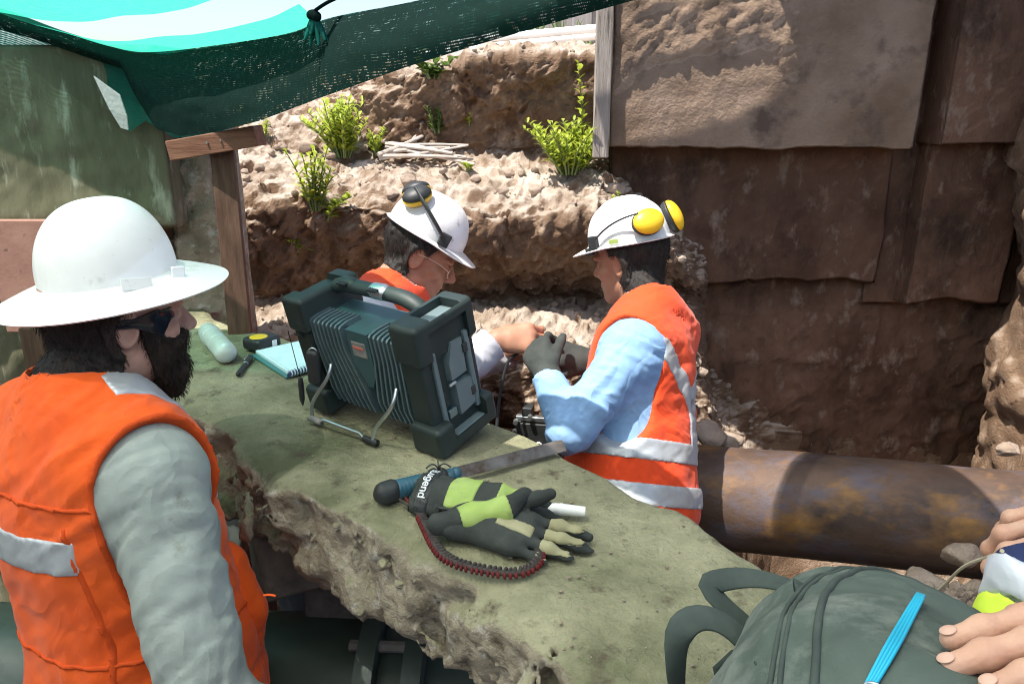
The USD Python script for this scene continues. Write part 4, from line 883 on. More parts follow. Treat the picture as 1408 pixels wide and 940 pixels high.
def on_dome(hs, ph, a, s, off, rx=.128, ry=.108, H=.125):
    b = 1 / math.hypot(math.cos(ph) / rx, math.sin(ph) / ry); r = b * math.cos(a) ** .82; n = unit(V3(math.cos(ph) * math.cos(a), math.sin(ph) * math.cos(a), math.sin(a) * 1.0))
    p = V3(r * math.cos(ph), r * math.sin(ph), H * math.sin(a) ** .96) * s + n * off + V3(-.004, 0, .056); R = hs.R
    return hs.L(*(p / hs.s)), R @ n
def side_frame(long, out):
    o = unit(out); l = unit(np.asarray(long) - (np.asarray(long) @ o) * o); return np.stack([l, np.cross(o, l), o], 1)

# ---- the worker in the wide brimmed hat, on the left
h1 = P(160, 432, 1.22); F1 = V3(math.cos(math.radians(52)), math.sin(math.radians(52)), 0)
N1 = P(120, 566, 1.20); shR, shL = P(212, 662, 1.10), P(26, 604, 1.34); elR = P(290, 985, 1.05)
c1 = dict(head=h1, Rh=head_frame(44, 5, 0), hs=.98, neck=N1, pelvis=V3(-.635, 1.05, .96), face=F1, shR=shR, shL=shL, elR=elR, elL=shL + V3(.06, .16, -.30), wrR=elR + F1 * .17 + V3(.06, 0, -.16), wrL=shL + V3(.30, .24, -.36),
          skin='skin1', shirt='shirt1', vest='vest', bulk=1.06, sleeve=((.072, .052), (.048, .042)), belly=.030, wr=.007, armhole=.105, hshirt=.005, hvest=.005, collar_up=.044, vest_neck=.092, armholeL=.082)
c1['handR'] = hand_sdf(c1['wrR'], F1 * .6 - V3(0, 0, .8), V3(.7, -.6, .2), 1, [(.4, .5, .3)] * 4); c1['handL'] = hand_sdf(c1['wrL'], F1 * .6 - V3(0, 0, .8), V3(-.7, .6, .2), -1, [(.4, .5, .3)] * 4)
t1, g1 = human('person', 'bearded worker in a white wide brimmed hard hat and orange vest, back turned', c1)
hs = g1['hs']; hair_on(t1, hs, 1, -.108, front=-.010, th=.013, slope=.16, ztop=.034)
def beard(p):
    q = hs.local(p)
    d = np.minimum(np.minimum(hs.jaw(p), hs.skull(p)) - .012, ell(hs.L(.066, 0, -.120), V3(.038, .040, .036), c1['Rh'])(p)); d = smin(d, np.minimum(hs.jaw(p), hs.skull(p)) - .010, .01)
    d = d - (noise(p * V3(150, 150, 70), 4) - .5) * .009 - disp(p, 34, .006, 6)
    d = np.maximum(d, q[:, 2] + .030 - np.clip(.048 - q[:, 0], 0, .06) * 1.0 - np.clip(.004 - q[:, 0], 0, .06) * 2); d = np.maximum(d, .012 - q[:, 0] - np.clip(q[:, 2] + .02, -.2, .0) * .30)
    return np.maximum(d, -(ell(hs.L(.098, 0, -.066), (.018, .024, .010), c1['Rh'])(p)))
bm_ = mesh_of(beard, .0036, (hs.box[0] - .02, hs.box[1] + .02)); bpr = part(t1, 'beard', bm_, M['beard'], True); strands(bpr, 'strand', bm_, 'beard', 3200, .007, V3(0, 0, -.7), 8)
hp = part(t1, 'hard_hat', helmet_mesh(hs.L(-.006, 0, .066), c1['Rh'] @ trimesh.transformations.rotation_matrix(-.17, (0, 1, 0))[:3, :3], .89, full_brim, H=.130, rx=.114, ry=.098, droop=.36, ridge=.006), M['hat'], 40)
part(hp, 'slot_plate', rbox((.010, .004, .012), .002, hs.L(.070, -.083, .075), c1['Rh']), M['hat'], 30)
part(hp, 'side_label', rbox((.022, .0015, .009), .001, hs.L(-.0, -.1025, .068), c1['Rh'] @ trimesh.transformations.rotation_matrix(-.35, (1, 0, 0))[:3, :3]), M['hat_dirty'], 30)
a_ = np.linspace(-1.72, 1.72, 60); gl = []
for z_, o_ in ((.014, .0), (.002, .004), (-.014, .006), (-.028, .001)):
    gl.append([hs.L(-.012 + .098 * math.cos(a) * (1 if abs(a) < 1.57 else 1.6) + o_, .086 * math.sin(a), (z_ if abs(a) < 1.0 else (z_ * max(.25, 1 - (abs(a) - 1.0) * 1.6) + .004))) for a in a_])
gl = np.array(gl).transpose(1, 0, 2); gin = gl - (gl - hs.L(0, 0, 0)) * .03
part(t1, 'sunglasses', joined(grid(gl), grid(gin, True), tube(gl[:, 0], .0024, 8), tube(gl[:, -1], .002, 8)), M['lens'], True)
# vest details: tape across the back, seams, zip, pull
L1 = g1['loc']; bnd = g1['band']
bnd('reflective_tape', lambda p: np.maximum(np.maximum(np.abs(L1(p)[:, 2] - .715) * g1['Ln'] - .026, L1(p)[:, 0] + .02), np.abs(L1(p)[:, 1] + .00) - .150), h=.0045)
bnd('shoulder_tape', lambda p: np.maximum(np.maximum(np.abs(L1(p)[:, 1] + .115) - .022, .72 - L1(p)[:, 2]), -.01 - L1(p)[:, 0]), h=.0045)
bnd('yoke_seam', lambda p: np.maximum(np.abs(L1(p)[:, 2] - .845) * g1['Ln'] - .0035, L1(p)[:, 0] + .01), 'seam', .0026, .0034)
bnd('side_seam', lambda p: np.maximum(np.maximum(np.abs(L1(p)[:, 1] + .152 - .03 * np.clip(L1(p)[:, 2] - .5, 0, 1)) - .0035, L1(p)[:, 0] + .02), L1(p)[:, 2] - .80), 'seam', .0026, .0034)
bnd('waist_seam', lambda p: np.abs(L1(p)[:, 2] - .40) * g1['Ln'] - .004, 'seam', .0026, .0038)
a, b_ = g1['at'](.135, -.085, .50), g1['at'](.145, -.10, .20)
pk = lambda p: ell((a + b_) / 2, (.045, .075, .11), g1['Rt'])(p) - disp(p, 22, .010, 3)
part(g1['vs'], 'chest_pocket', mesh_of(pk, .005, ((a + b_) / 2 - .16, (a + b_) / 2 + .16)), M['vest'], True)
q0 = P(362, 818, 1.12); part(g1['vs'], 'zip_pull', tube(spline([q0, q0 + V3(.009, 0, .001), q0 + V3(.018, 0, -.001)], 6), .0025, 6, flat=.5), M['vest'], True)
for sd in 'R':
    hb = g1['hol'][sd]
    g = lambda p: np.maximum(g1['vcl'](p, .003), np.abs(hb(p)) - .009); part(g1['vs'], 'armhole_piping', mesh_of(g, .0042, (g1['lo'], g1['hi'])), M['seam'], True)

# ---- the worker bending behind the instrument
h2 = P(578, 347, 2.24); N2 = P(533, 412, 2.20); F2 = V3(math.cos(.12), math.sin(.12), 0)
wr2 = P(684, 467, 2.0)
c2 = dict(head=h2, Rh=head_frame(8, 30, 0), hs=1.02, neck=N2, pelvis=V3(-.60, 1.95, .97), face=F2, shR=P(506, 434, 2.05), shL=P(560, 408, 2.36), elR=P(590, 545, 1.95), elL=P(640, 505, 2.30), wrR=wr2, wrL=P(706, 480, 2.14),
          skin='skin2', shirt='shirt2', vest='vest2', sleeve=((.066, .056), (.052, .044)), vest_t=.020, cuff=.012)
hf = unit(P(734, 470, 2.0) - wr2)
c2['handR'] = hand_sdf(wr2, unit(hf + V3(0, .10, .10)), V3(.25, -.75, .62), -1 * -1, [(.75, .75, .4), (.8, .8, .4), (.85, .8, .4), (.9, .8, .4)], thumb=(.35, .9)); c2['handL'] = hand_sdf(c2['wrL'], V3(.9, -.1, -.2), V3(0, .5, .8), -1, [(.6, .6, .3)] * 4)
t2, g2 = human('person', 'worker in glasses bending behind the instrument, black ear cups on his helmet', c2)
hs2 = g2['hs']; hair_on(t2, hs2, 1, -.075, front=.012, slope=.45)
R2 = c2['Rh']
hp = part(t2, 'hard_hat', helmet_mesh(hs2.L(-.010, 0, .060), R2, .92, cap_brim, H=.125), M['hat_dirty'], 40)
for y_ in (-1, 1):
    pv = hs2.L(.030, .103 * y_, .078); ct, no = on_dome(hs2, y_ * 2.55, .72, .93, .022)
    Rc = side_frame(R2 @ V3(0.3, 0, .9), no)
    ear_cup(hp, ct, Rc, .92, 'black', 'yellow')
    part(hp, 'cup_arm', tube(spline([pv, hs2.L(-.025, .116 * y_, .115), ct + Rc[:, 2] * .022], 12), [.008] * 12, 8, flat=.5), M['black'], True)
    part(hp, 'pivot_block', rbox((.016, .007, .019), .004, pv, R2), M['black'], 30)
fr = lambda y_: hs2.L(.088, y_ * .066, -.002)
part(t2, 'glasses', joined(*[tube(spline([hs2.L(-.012, .081 * y_, .006), hs2.L(.045, .080 * y_, .008), fr(y_)], 8), .0016, 6) for y_ in (-1, 1)],
     *[tube([hs2.L(.100 - .010 * abs(math.cos(a)), y_ * .034 + .026 * math.cos(a), -.006 + .017 * math.sin(a)) for a in np.linspace(0, 2 * np.pi, 24, endpoint=False)], .0014, 6, closed=True) for y_ in (-1, 1)], tube([hs2.L(.103, -.008, .0), hs2.L(.103, .008, .0)], .0014, 6)), M['wire_frame'], True)
L2 = g2['loc']
g2['band']('waist_tape', lambda p: np.abs(L2(p)[:, 2] - .25) * g2['Ln'] - .025, h=.007)

# ---- the worker with the yellow ear cups
h3 = P(866, 357, 2.13); N3 = P(891, 440, 2.03); F3 = V3(math.cos(math.radians(146)), math.sin(math.radians(146)), 0)
el3, wr3 = P(784, 592, 1.79), P(752, 513, 1.91)
c3 = dict(head=h3, Rh=head_frame(140, 14, 0), hs=.98, neck=N3, pelvis=V3(.305, 1.72, .97), face=F3, shL=P(868, 482, 1.87), shR=P(919, 456, 2.15), elL=el3, elR=P(846, 560, 2.18), wrL=wr3, wrR=P(812, 497, 2.06),
          skin='skin2', shirt='shirt3', vest='vest2', sleeve=((.062, .050), (.045, .038)), vest_t=.018, collar_up=.046, vest_neck=.092, wr=.0085, cuff=.012, glovedL=True, glovedR=True, armhole=.10, hshirt=.0055, hvest=.0055)
c3['handL'] = hand_sdf(wr3, unit(P(738, 480, 1.96) - wr3), V3(-.45, -.75, .3), -1, [(.8, .9, .5), (.85, .9, .5), (.9, .9, .5), (.95, .9, .5)], thumb=(.5, .7), fat=1.12); c3['handR'] = hand_sdf(c3['wrR'], unit(P(752, 482, 2.03) - c3['wrR']), V3(-.2, -.5, .85), 1, [(.5, .7, .4), (.55, .7, .4), (.6, .8, .4), (.7, .8, .4)], thumb=(.4, .6), fat=1.12)
t3, g3 = human('person', 'worker with yellow ear cups on his helmet and black gloves beside the steel pipe', c3)
hs3 = g3['hs']; R3 = c3['Rh']; hair_on(t3, hs3, 1, -.088, front=.003, th=.012, slope=.36)
hp = part(t3, 'hard_hat', helmet_mesh(hs3.L(-.008, 0, .056), R3, .93, cap_brim, H=.125), M['hat_dirty'], 40)
for y_ in (1, -1):
    ct, no = on_dome(hs3, (2.62 if y_ == 1 else -2.75), .30, .93, .022); Rc = side_frame(R3 @ V3(-.3, y_, .15), no) if y_ == 1 else side_frame(R3 @ V3(0, 0, 1), no); ear_cup(hp, ct, Rc, .96, 'yellow', 'black')
    pv = hs3.L(.040, .106 * y_, .068)
    part(hp, 'cup_arm', tube(spline([pv, hs3.L(-.02, .112 * y_, .105), ct + Rc[:, 2] * .004 + V3(-.03, -.005, .02) * (y_ == 1)], 14), .0025, 6), M['black'], True)
    part(hp, 'pivot_block', rbox((.013, .008, .018), .003, pv, R3), M['black'], 30); part(hp, 'pivot_block', rbox((.010, .010, .010), .003, hs3.L(.060, .100 * y_, .045), R3), M['black'], 30)
part(hp, 'green_sticker', rbox((.014, .001, .006), .0008, hs3.L(-.028, .1085, .064), R3), M['glove_green'], 30)
for sd in 'LR':
    hd = c3['hand' + sd]; w_ = c3['wr' + sd]; e_ = c3['el' + sd]; cf = cap(w_ + (e_ - w_) * .12, w_, .036, .033)
    part(t3, 'work_glove', mesh_of(lambda p: smin(hd(p), cf(p), .012) - disp(p, 60, .0012, 3), .003, (np.minimum(hd.box[0], cf.box[0]), np.maximum(hd.box[1], cf.box[1]))), M['glove_black'], True)
L3 = g3['loc']; b3 = g3['band']
b3('waist_tape', lambda p: np.abs(L3(p)[:, 2] - .335) * g3['Ln'] - .026, h=.005)
b3('hem_tape', lambda p: np.abs(L3(p)[:, 2] - .13) * g3['Ln'] - .026, h=.005)
b3('diagonal_tape', lambda p: np.maximum(np.maximum(np.abs((np.abs(L3(p)[:, 1]) * .62 + (L3(p)[:, 2] - .60) * g3['Ln'] * -.78)) - .024, L3(p)[:, 0] + .0), np.maximum(L3(p)[:, 2] - .86, .36 - L3(p)[:, 2])), h=.005)
b3('upright_tape', lambda p: np.maximum(np.maximum(np.abs(L3(p)[:, 1] + .02) - .025, L3(p)[:, 0]), np.maximum(L3(p)[:, 2] - .62, .36 - L3(p)[:, 2])), h=.005)

# ------------------------------------------------------------------ things on the slab
ZT = ST + .004
# ---- inspection instrument standing on its wire foot
lean = math.radians(13); a_ = unit(V3(.783, -.621, 0)); b_ = unit(V3(.621, .783, 0)); zz = V3(0, 0, 1)
RI = np.stack([a_, b_ * math.cos(lean) + zz * math.sin(lean), zz * math.cos(lean) - b_ * math.sin(lean)], 1); OI = V3(-.386, 1.431, ZT + .002)
I = lambda x, y, z: OI + RI @ V3(x, y, z)
ib = lambda x0, x1, y0, y1, z0, z1, r=.004: place(rbox(((x1 - x0) / 2, (y1 - y0) / 2, (z1 - z0) / 2), r, ((x0 + x1) / 2, (y0 + y1) / 2, (z0 + z1) / 2)), RI, OI)
IW, IT, IH = .330, .126, .240
ins = thing('inspection_instrument', 'dark teal ribbed inspection instrument with black bumpers standing on a wire foot', 'instrument', OI)
part(ins, 'case', ib(.035, IW - .030, .020, IT - .012, .014, .205, .012), M['teal'], 30)
def fin(xt, xb, thick=.0044, bend=.55):
    """one cooling fin: runs down the back and over the top edge"""
    n = 16; pts = []
    for k in range(n):
        u = k / (n - 1); x = xt + (xb - xt) * np.clip((u - .25) / .5, 0, 1) ** 1.0
        pts.append((x, -.002 + .010 * (u > .8) * (u - .8) * 5 * .8, .208 - u * .175))
    out = [(xt, .050, .2135), (xt, .018, .2145), (xt, .002, .212)] + pts; o = np.array(out)
    inn = o + np.array([(0, 0, -.014), (0, .006, -.014), (0, .014, -.010)] + [(0, .019, 0)] * n)
    L = o - V3(thick / 2, 0, 0); R_ = o + V3(thick / 2, 0, 0); Li = inn - V3(thick / 2, 0, 0); Ri = inn + V3(thick / 2, 0, 0)
    S = np.stack([Li, L, R_, Ri], 1)
    return place(grid(S), RI, OI)
nl, nr = 8, 9
for k in range(nl): part(ins, 'cooling_fin', fin(.052 + k * .0118, .062 + k * .0150), M['fin_edge'], 20)
for k in range(nr): part(ins, 'cooling_fin', fin(.214 + k * .0112, .196 + k * .0132), M['fin_edge'], 20)
tri = hull([(x, y, z) for y in (-.001, .024) for x, z in ((.150, .211), (.208, .211), (.206, .13), (.190, .098), (.176, .098), (.152, .15))])
part(ins, 'back_panel', place(tri, RI, OI), M['teal'], 20)
part(ins, 'rating_label', ib(.160, .196, -.0022, .0, .160, .190, .0008), M['stone'], 20)
part(ins, 'orange_mark', ib(.163, .190, -.0030, -.0018, .176, .181, .0005), M['orange_mark'], 20)
# bumpers: four corner guards with a recess each, joined by uprights
def guard(x0, x1, y0, y1, z0, z1, notch):
    g = manifold3d.Manifold.hull_points(np.asarray(rbox(((x1 - x0) / 2, (y1 - y0) / 2, (z1 - z0) / 2), .011, ((x0 + x1) / 2, (y0 + y1) / 2, (z0 + z1) / 2), sub=2).vertices))
    for n in notch:
        c = manifold3d.Manifold.cube([n[1] - n[0], n[3] - n[2], n[5] - n[4]]).translate([n[0], n[2], n[4]]); g = g - c
    return place(g, RI, OI)
part(ins, 'corner_bumper', guard(-.012, .050, -.012, IT + .010, .180, .252, [(-.03, .040, .020, IT - .022, .238, .26), (-.03, -.006, .016, IT - .018, .17, .236)]), M['rubber'], 30)
part(ins, 'corner_bumper', guard(IW - .052, IW + .016, -.012, IT + .010, .176, .252, [(IW - .036, IW + .012, .030, IT - .020, .236, .26), (IW + .006, IW + .03, .018, IT - .014, .17, .232)]), M['rubber'], 30)
part(ins, 'corner_bumper', guard(-.018, .050, -.016, IT + .010, .0, .056, [(-.03, -.004, .02, IT - .02, .03, .08)]), M['rubber'], 30)
part(ins, 'corner_bumper', guard(IW - .050, IW + .026, -.018, IT + .012, -.002, .058, [(IW + .004, IW + .03, .022, IT - .016, .024, .08)]), M['rubber'], 30)
for x0, x1 in ((-.006, .044), (IW - .046, IW + .004)):
    part(ins, 'upright', ib(x0, x1, -.004, .026, .03, .20, .006), M['rubber'], 30); part(ins, 'upright', ib(x0, x1, IT - .022, IT + .004, .03, .20, .006), M['rubber'], 30)
part(ins, 'top_inlay', ib(IW - .034, IW + .010, .034, IT - .024, .228, .2385, .003), M['teal_grey'], 30); part(ins, 'top_inlay', ib(-.016, .038, .024, IT - .026, .228, .2395, .003), M['rubber'], 30)
# right end: side panel with connector covers
part(ins, 'end_panel', ib(IW - .034, IW - .004, .018, IT - .014, .03, .20, .004), M['teal'], 30)
part(ins, 'side_rail', ib(IW - .008, IW + .010, .020, .030, .048, .190, .003), M['teal_grey'], 30); part(ins, 'side_rail', ib(IW - .008, IW + .013, IT - .026, IT - .014, .040, .196, .004), M['teal_grey'], 30)
part(ins, 'end_window', ib(IW - .006, IW + .001, .030, .052, .070, .176, .003), M['rubber'], 30)
cvr = hull([(IW + x, y, z) for x, ys in ((-.006, 0), (.010, .003)) for y, z in ((.052 + ys, .118 + ys), (.096 - ys, .118 + ys), (.098 - ys, .190 - ys), (.066 + ys, .192 - ys), (.062 + ys, .160), (.052 + ys, .154))])
part(ins, 'connector_cover', place(cvr, RI, OI), M['teal_grey'], 20)
cvr = hull([(IW + x, y, z) for x, ys in ((-.006, 0), (.012, .003)) for y, z in ((.056 + ys, .046 + ys), (.102 - ys, .050 + ys), (.102 - ys, .108 - ys), (.056 + ys, .112 - ys))])
part(ins, 'connector_cover', place(cvr, RI, OI), M['teal_grey'], 20)
for y, z in ((.098, .166), (.099, .078)): part(ins, 'socket', ib(IW + .004, IW + .0135, y - .006, y + .006, z - .009, z + .009, .002), M['black'], 30)
part(ins, 'drive_cover', ib(IW + .002, IW + .009, .034, .054, .052, .068, .002), M['fin_edge'], 30); part(ins, 'hinge_pin', place(tube([(IW + .011, .044, .116), (IW + .011, .060, .116)], .0028, 8), RI, OI), M['steel'], 30)
part(ins, 'bottom_inlay', ib(IW + .004, IW + .022, .030, IT - .020, .014, .026, .002), M['teal_grey'], 30)
# handle
hd = [(.030, .082, .226), (.055, .082, .246), (.085, .082, .250), (.17, .082, .250), (.242, .082, .246), (.266, .082, .236), (.282, .082, .222)]
part(ins, 'handle', place(tube(spline(hd, 30), np.interp(np.linspace(0, 1, 30), [0, .12, .5, .88, 1], [.014, .0165, .0155, .0165, .014]), 16, flat=.85), RI, OI), M['rubber'], True)
for x in (.088, .172):
    part(ins, 'handle_grip', place(tube([(x - .022, .079, .2515), (x - .012, .079, .253), (x + .012, .079, .253), (x + .022, .079, .251)], [.011, .0155, .0155, .011], 14), RI, OI), M['steel' if x > .1 else 'rubber'], True)
    for k in range(5): part(ins, 'grip_slot', place(rbox((.0016, .0085, .002), .0008, (x - .010 + k * .005, .0665, .2625), sub=1), RI, OI), M['black'], 30)
# wire foot
F0, F1_ = W(428, 579, ZT), W(516, 612, ZT); m0, m1 = I(.083, -.004, .124), I(.258, -.004, .116)
part(ins, 'wire_foot', tube(spline([m0, m0 * .5 + F0 * .5 + V3(-.006, -.006, 0), F0 + V3(.002, 0, .018), F0 + V3(.004, .0, .006)], 20), .0038, 8), M['steel'], True)
part(ins, 'wire_foot', tube(spline([m1, m1 * .5 + F1_ * .5 + V3(-.004, -.006, 0), F1_ + V3(-.002, .004, .020), F1_ + V3(-.004, 0, .006)], 20), .0038, 8), M['steel'], True)
ba, bb = F0 + V3(0, 0, .006), F1_ + V3(0, 0, .006); d = bb - ba
part(ins, 'wire_foot', tube(np.vstack([ba, ba + d * .16, ba + d * .22 + V3(0, 0, .007), ba + d * .78 + V3(0, 0, .007), ba + d * .83, bb]), .0036, 8), M['steel'], True)
part(ins, 'rubber_foot', tube([ba - d * .02, ba + d * .17], .0068, 10), M['stone'], True); part(ins, 'rubber_foot', tube([ba + d * .84, bb + d * .03], .0068, 10), M['black'], True)
# stylus and tag on their tethers at the left end
t0 = I(-.004, -.018, .185); s1 = P(413, 520, 1.53); part(ins, 'tether', tube([t0, s1], .0009, 5), M['cable'], True)
part(ins, 'stylus', tube([s1, s1 - V3(0, 0, .012), s1 - V3(0, 0, .045), s1 - V3(0, 0, .058)], [.0045, .0058, .0055, .0015], 10), M['black'], True)
s2 = P(430, 484, 1.44); part(ins, 'strap', tube(spline([I(.012, -.016, .18), P(427, 470, 1.46), s2], 8), .006, 8, flat=.35), M['black'], True)
tg = lambda p: bx(s2 - V3(0, 0, .030), (.014, .009, .034), frame((1, -.5, 0)), .008)(p)
part(ins, 'tag', mesh_of(tg, .003, (s2 - V3(.04, .04, .08), s2 + .03)), M['black'], True); part(ins, 'strap_ring', tube([s2 + V3(.008 * math.cos(k), 0, .008 * math.sin(k)) for k in np.linspace(0, 6.28, 14, endpoint=False)], .0018, 6, closed=True), M['steel'], True)

# ---- spiral notebook
nbp = [W(352, 487, ZT), W(428, 470, ZT), W(448, 503, ZT), W(398, 518, ZT)]
nb = thing('spiral_notebook', 'open spiral notebook with blank pale pages beside the instrument', 'notebook', nbp[0])
def quad_slab(q, z0, z1): q = np.asarray(q); return hull(np.vstack([q + V3(0, 0, z0), q + V3(0, 0, z1)]))
part(nb, 'cover', quad_slab([nbp[0] + V3(-.008, -.012, 0), nbp[1] + V3(.004, .0, 0), nbp[2] + V3(.004, 0, 0), nbp[3] + V3(-.004, -.012, 0)], 0, .003), M['cover'], 20)
part(nb, 'pages', quad_slab(nbp, .0035, .010), M['paper'], 20)
part(nb, 'top_page', quad_slab([x * .94 + np.mean(nbp, 0) * .06 + V3(.002, .003, 0) for x in nbp], .0105, .0112), M['paper'], 20)
e0, e1 = nbp[3] + V3(0, -.002, .0), nbp[2] + V3(0, -.002, .0)
part(nb, 'binding_strip', quad_slab([e0 + V3(-.001, -.010, 0), e1 + V3(.001, -.010, 0), e1 + V3(0, .006, 0), e0 + V3(0, .006, 0)], .004, .0118), M['blue_ring'], 20)
ed = unit(e1 - e0); en = unit(np.cross(zz, ed))
for k in range(13):
    c = e0 + (e1 - e0) * (k + .5) / 13 + zz * .009
    part(nb, 'ring', tube([c + en * .009 * math.cos(q) + zz * .007 * math.sin(q) for q in np.linspace(0, 6.28, 12, endpoint=False)], .0015, 5, closed=True), M['paper'], True)
# ---- pen, tape measure, frosted case
q0, q1 = W(327, 515, ZT + .006), W(345, 490, ZT + .006)
pen = thing('marker_pen', 'black marker pen lying between the frosted case and the notebook', 'pen', q0); d = q1 - q0
part(pen, 'barrel', tube([q0, q0 + d * .04, q0 + d * .60, q0 + d * .61], [.0045, .006, .006, .005], 14), M['black'], True); part(pen, 'cap', tube([q0 + d * .61, q0 + d * .62, q0 + d * .97, q1], [.0062, .0067, .0064, .005], 14), M['black'], True)
part(pen, 'band', tube([q0 + d * .56, q0 + d * .60], .0063, 14), M['steel'], True); part(pen, 'clip', tube([q0 + d * .65 + zz * .008 - V3(.004, 0, 0), q0 + d * .93 + zz * .0075 - V3(.004, 0, 0)], .0014, 6), M['steel'], True)
tmc = W(360, 470, ZT + .016); Rt_ = frame(unit(W(382, 463, ZT) - W(344, 475, ZT)))
tpm = thing('tape_measure', 'black tape measure with a yellow disc lying flat near the timber post', 'tape measure', tmc)
part(tpm, 'case', mesh_of(lambda p: smax(bx(tmc, (.036, .033, .016), Rt_, .009)(p), cap(tmc - Rt_[:, 0] * .02, tmc + Rt_[:, 0] * .05, .046)(p), .006), .003, (tmc - .06, tmc + .06)), M['black'], True)
tc = tmc - Rt_[:, 0] * .008; part(tpm, 'yellow_disc', tube([tc + zz * .013, tc + zz * .0165, tc + zz * .0178], [.023, .022, .018], 28), M['yellow'], 30); part(tpm, 'disc_centre', tube([tc + zz * .016, tc + zz * .0188], [.013, .012], 24), M['yellow'], 30)
part(tpm, 'label', rbox((.007, .001, .008), .0006, tmc + Rt_ @ V3(.012, -.0335, 0), Rt_), M['white_print'], 30)
part(tpm, 'rim', tube([tc + zz * .012 + V3(math.cos(k), math.sin(k), 0) * .0255 for k in np.linspace(0, 6.28, 30, endpoint=False)], .0022, 6, closed=True), M['black'], True); part(tpm, 'hook', rbox((.002, .009, .008), .0008, tmc + Rt_ @ V3(.040, .0, -.006), Rt_), M['orange_mark'], 30)
ca, cb = W(286, 456, ZT + .024), W(310, 484, ZT + .024); cd = unit(cb - ca)
fc = thing('frosted_case', 'frosted white capsule shaped plastic case near the bearded chin', 'case', ca)
part(fc, 'case_body', mesh_of(cap(ca, cb, .0235, .026), .0035, (np.minimum(ca, cb) - .03, np.maximum(ca, cb) + .03)), M['frost'], True)
for f_ in (.16, .28, .62): c = ca * (1 - f_) + cb * f_; part(fc, 'ridge', tube([c - cd * .004, c - cd * .002, c + cd * .002, c + cd * .004], [.0235, .0262, .0262, .0235], 26), M['frost'], True)
part(fc, 'end_dome', mesh_of(ell(cb + cd * .004 + zz * .006, (.019, .019, .021)), .003, (cb - .03, cb + .04)), M['frost'], True)

gr = []
for k in range(700):
    px_, py_ = rng.uniform(250, 1050), rng.uniform(430, 930); q_ = W(px_, py_, ST)
    if not shapely.contains_xy(poly.buffer(-.015), q_[0], q_[1]): continue
    r_ = .0008 + .0022 * rng.random() ** 4; gr.append(rock(q_ + V3(0, 0, .001 + r_ * .3), (r_ * 1.2, r_, r_ * .8), 1000 + k % 40, 1, .3))
single('slab_grit', joined(*gr), M['clod'], 'grit and crumbs lying on the top of the concrete slab', 'grit', kind='stuff')

# ---- machete
hA, hB, tipB = W(534, 676, ZT + .016), W(600, 658, ZT + .014), W(776, 613, ZT + .012)
mc = thing('machete', 'machete with blue taped handle and worn dark blade lying behind the gloves', 'machete', hA)
bd = unit(tipB - hB); bn = unit(np.cross(zz, bd)); hdv = hB - hA
part(mc, 'handle', mesh_of(lambda p: cap(hA, hB, .0165, .0135)(p) - .0007 * np.sin(((p - hA) @ unit(hdv)) * 900), .0025, (np.minimum(hA, hB) - .03, np.maximum(hA, hB) + .03)), M['blue_tape'], True)
part(mc, 'pommel', mesh_of(lambda p: cap(hA - unit(hdv) * .006, hA + unit(hdv) * .004, .0185)(p) - disp(p, 90, .0015, 2), .0025, (hA - .035, hA + .035)), M['black'], True)
bl0, bl1 = hB + bd * .0, tipB
up_b = unit(zz * .75 + bn * .65); 
S = []
for u in np.linspace(0, 1, 24):
    c = bl0 * (1 - u) + bl1 * u; w = (.0075 + .0045 * u) * (1 if u < .97 else .75); w0 = .0075 + .002 * u
    S.append([c - bn * w0 * .75 + zz * (-.006), c + bn * w * .2 + zz * .0045 + up_b * .003, c + bn * w + zz * .008, c + bn * w * .2 + zz * .002, c - bn * w0 * .75 - zz * .007])
S = np.array(S); part(mc, 'blade', joined(grid(S), trimesh.Trimesh(S[-1], [[0, 1, 4], [1, 3, 4], [1, 2, 3]], process=False)), M['blade'], 25)
for i, (o, r) in enumerate(((-.004, .019), (.010, .015), (.024, .0125), (.034, .0115))):
    c = hB + bd * o; part(mc, 'tape_wrap', mesh_of(lambda p: ell(c, (.011, r, r), frame(bd))(p) - disp(p, 90, .002, i), .0025, (c - .03, c + .03)), M['blue_tape' if i > 1 else 'black'], True)
kn = hB + bd * .004 + zz * .016
for k in range(4): part(mc, 'wrap_end', tube(spline([kn, kn + V3(.008 * math.cos(k * 1.7), .008 * math.sin(k * 1.7), .010), kn + V3(.020 * math.cos(k * 1.7), .018 * math.sin(k * 1.7), .004)], 8), .002, 5, flat=.5), M['black'], True)

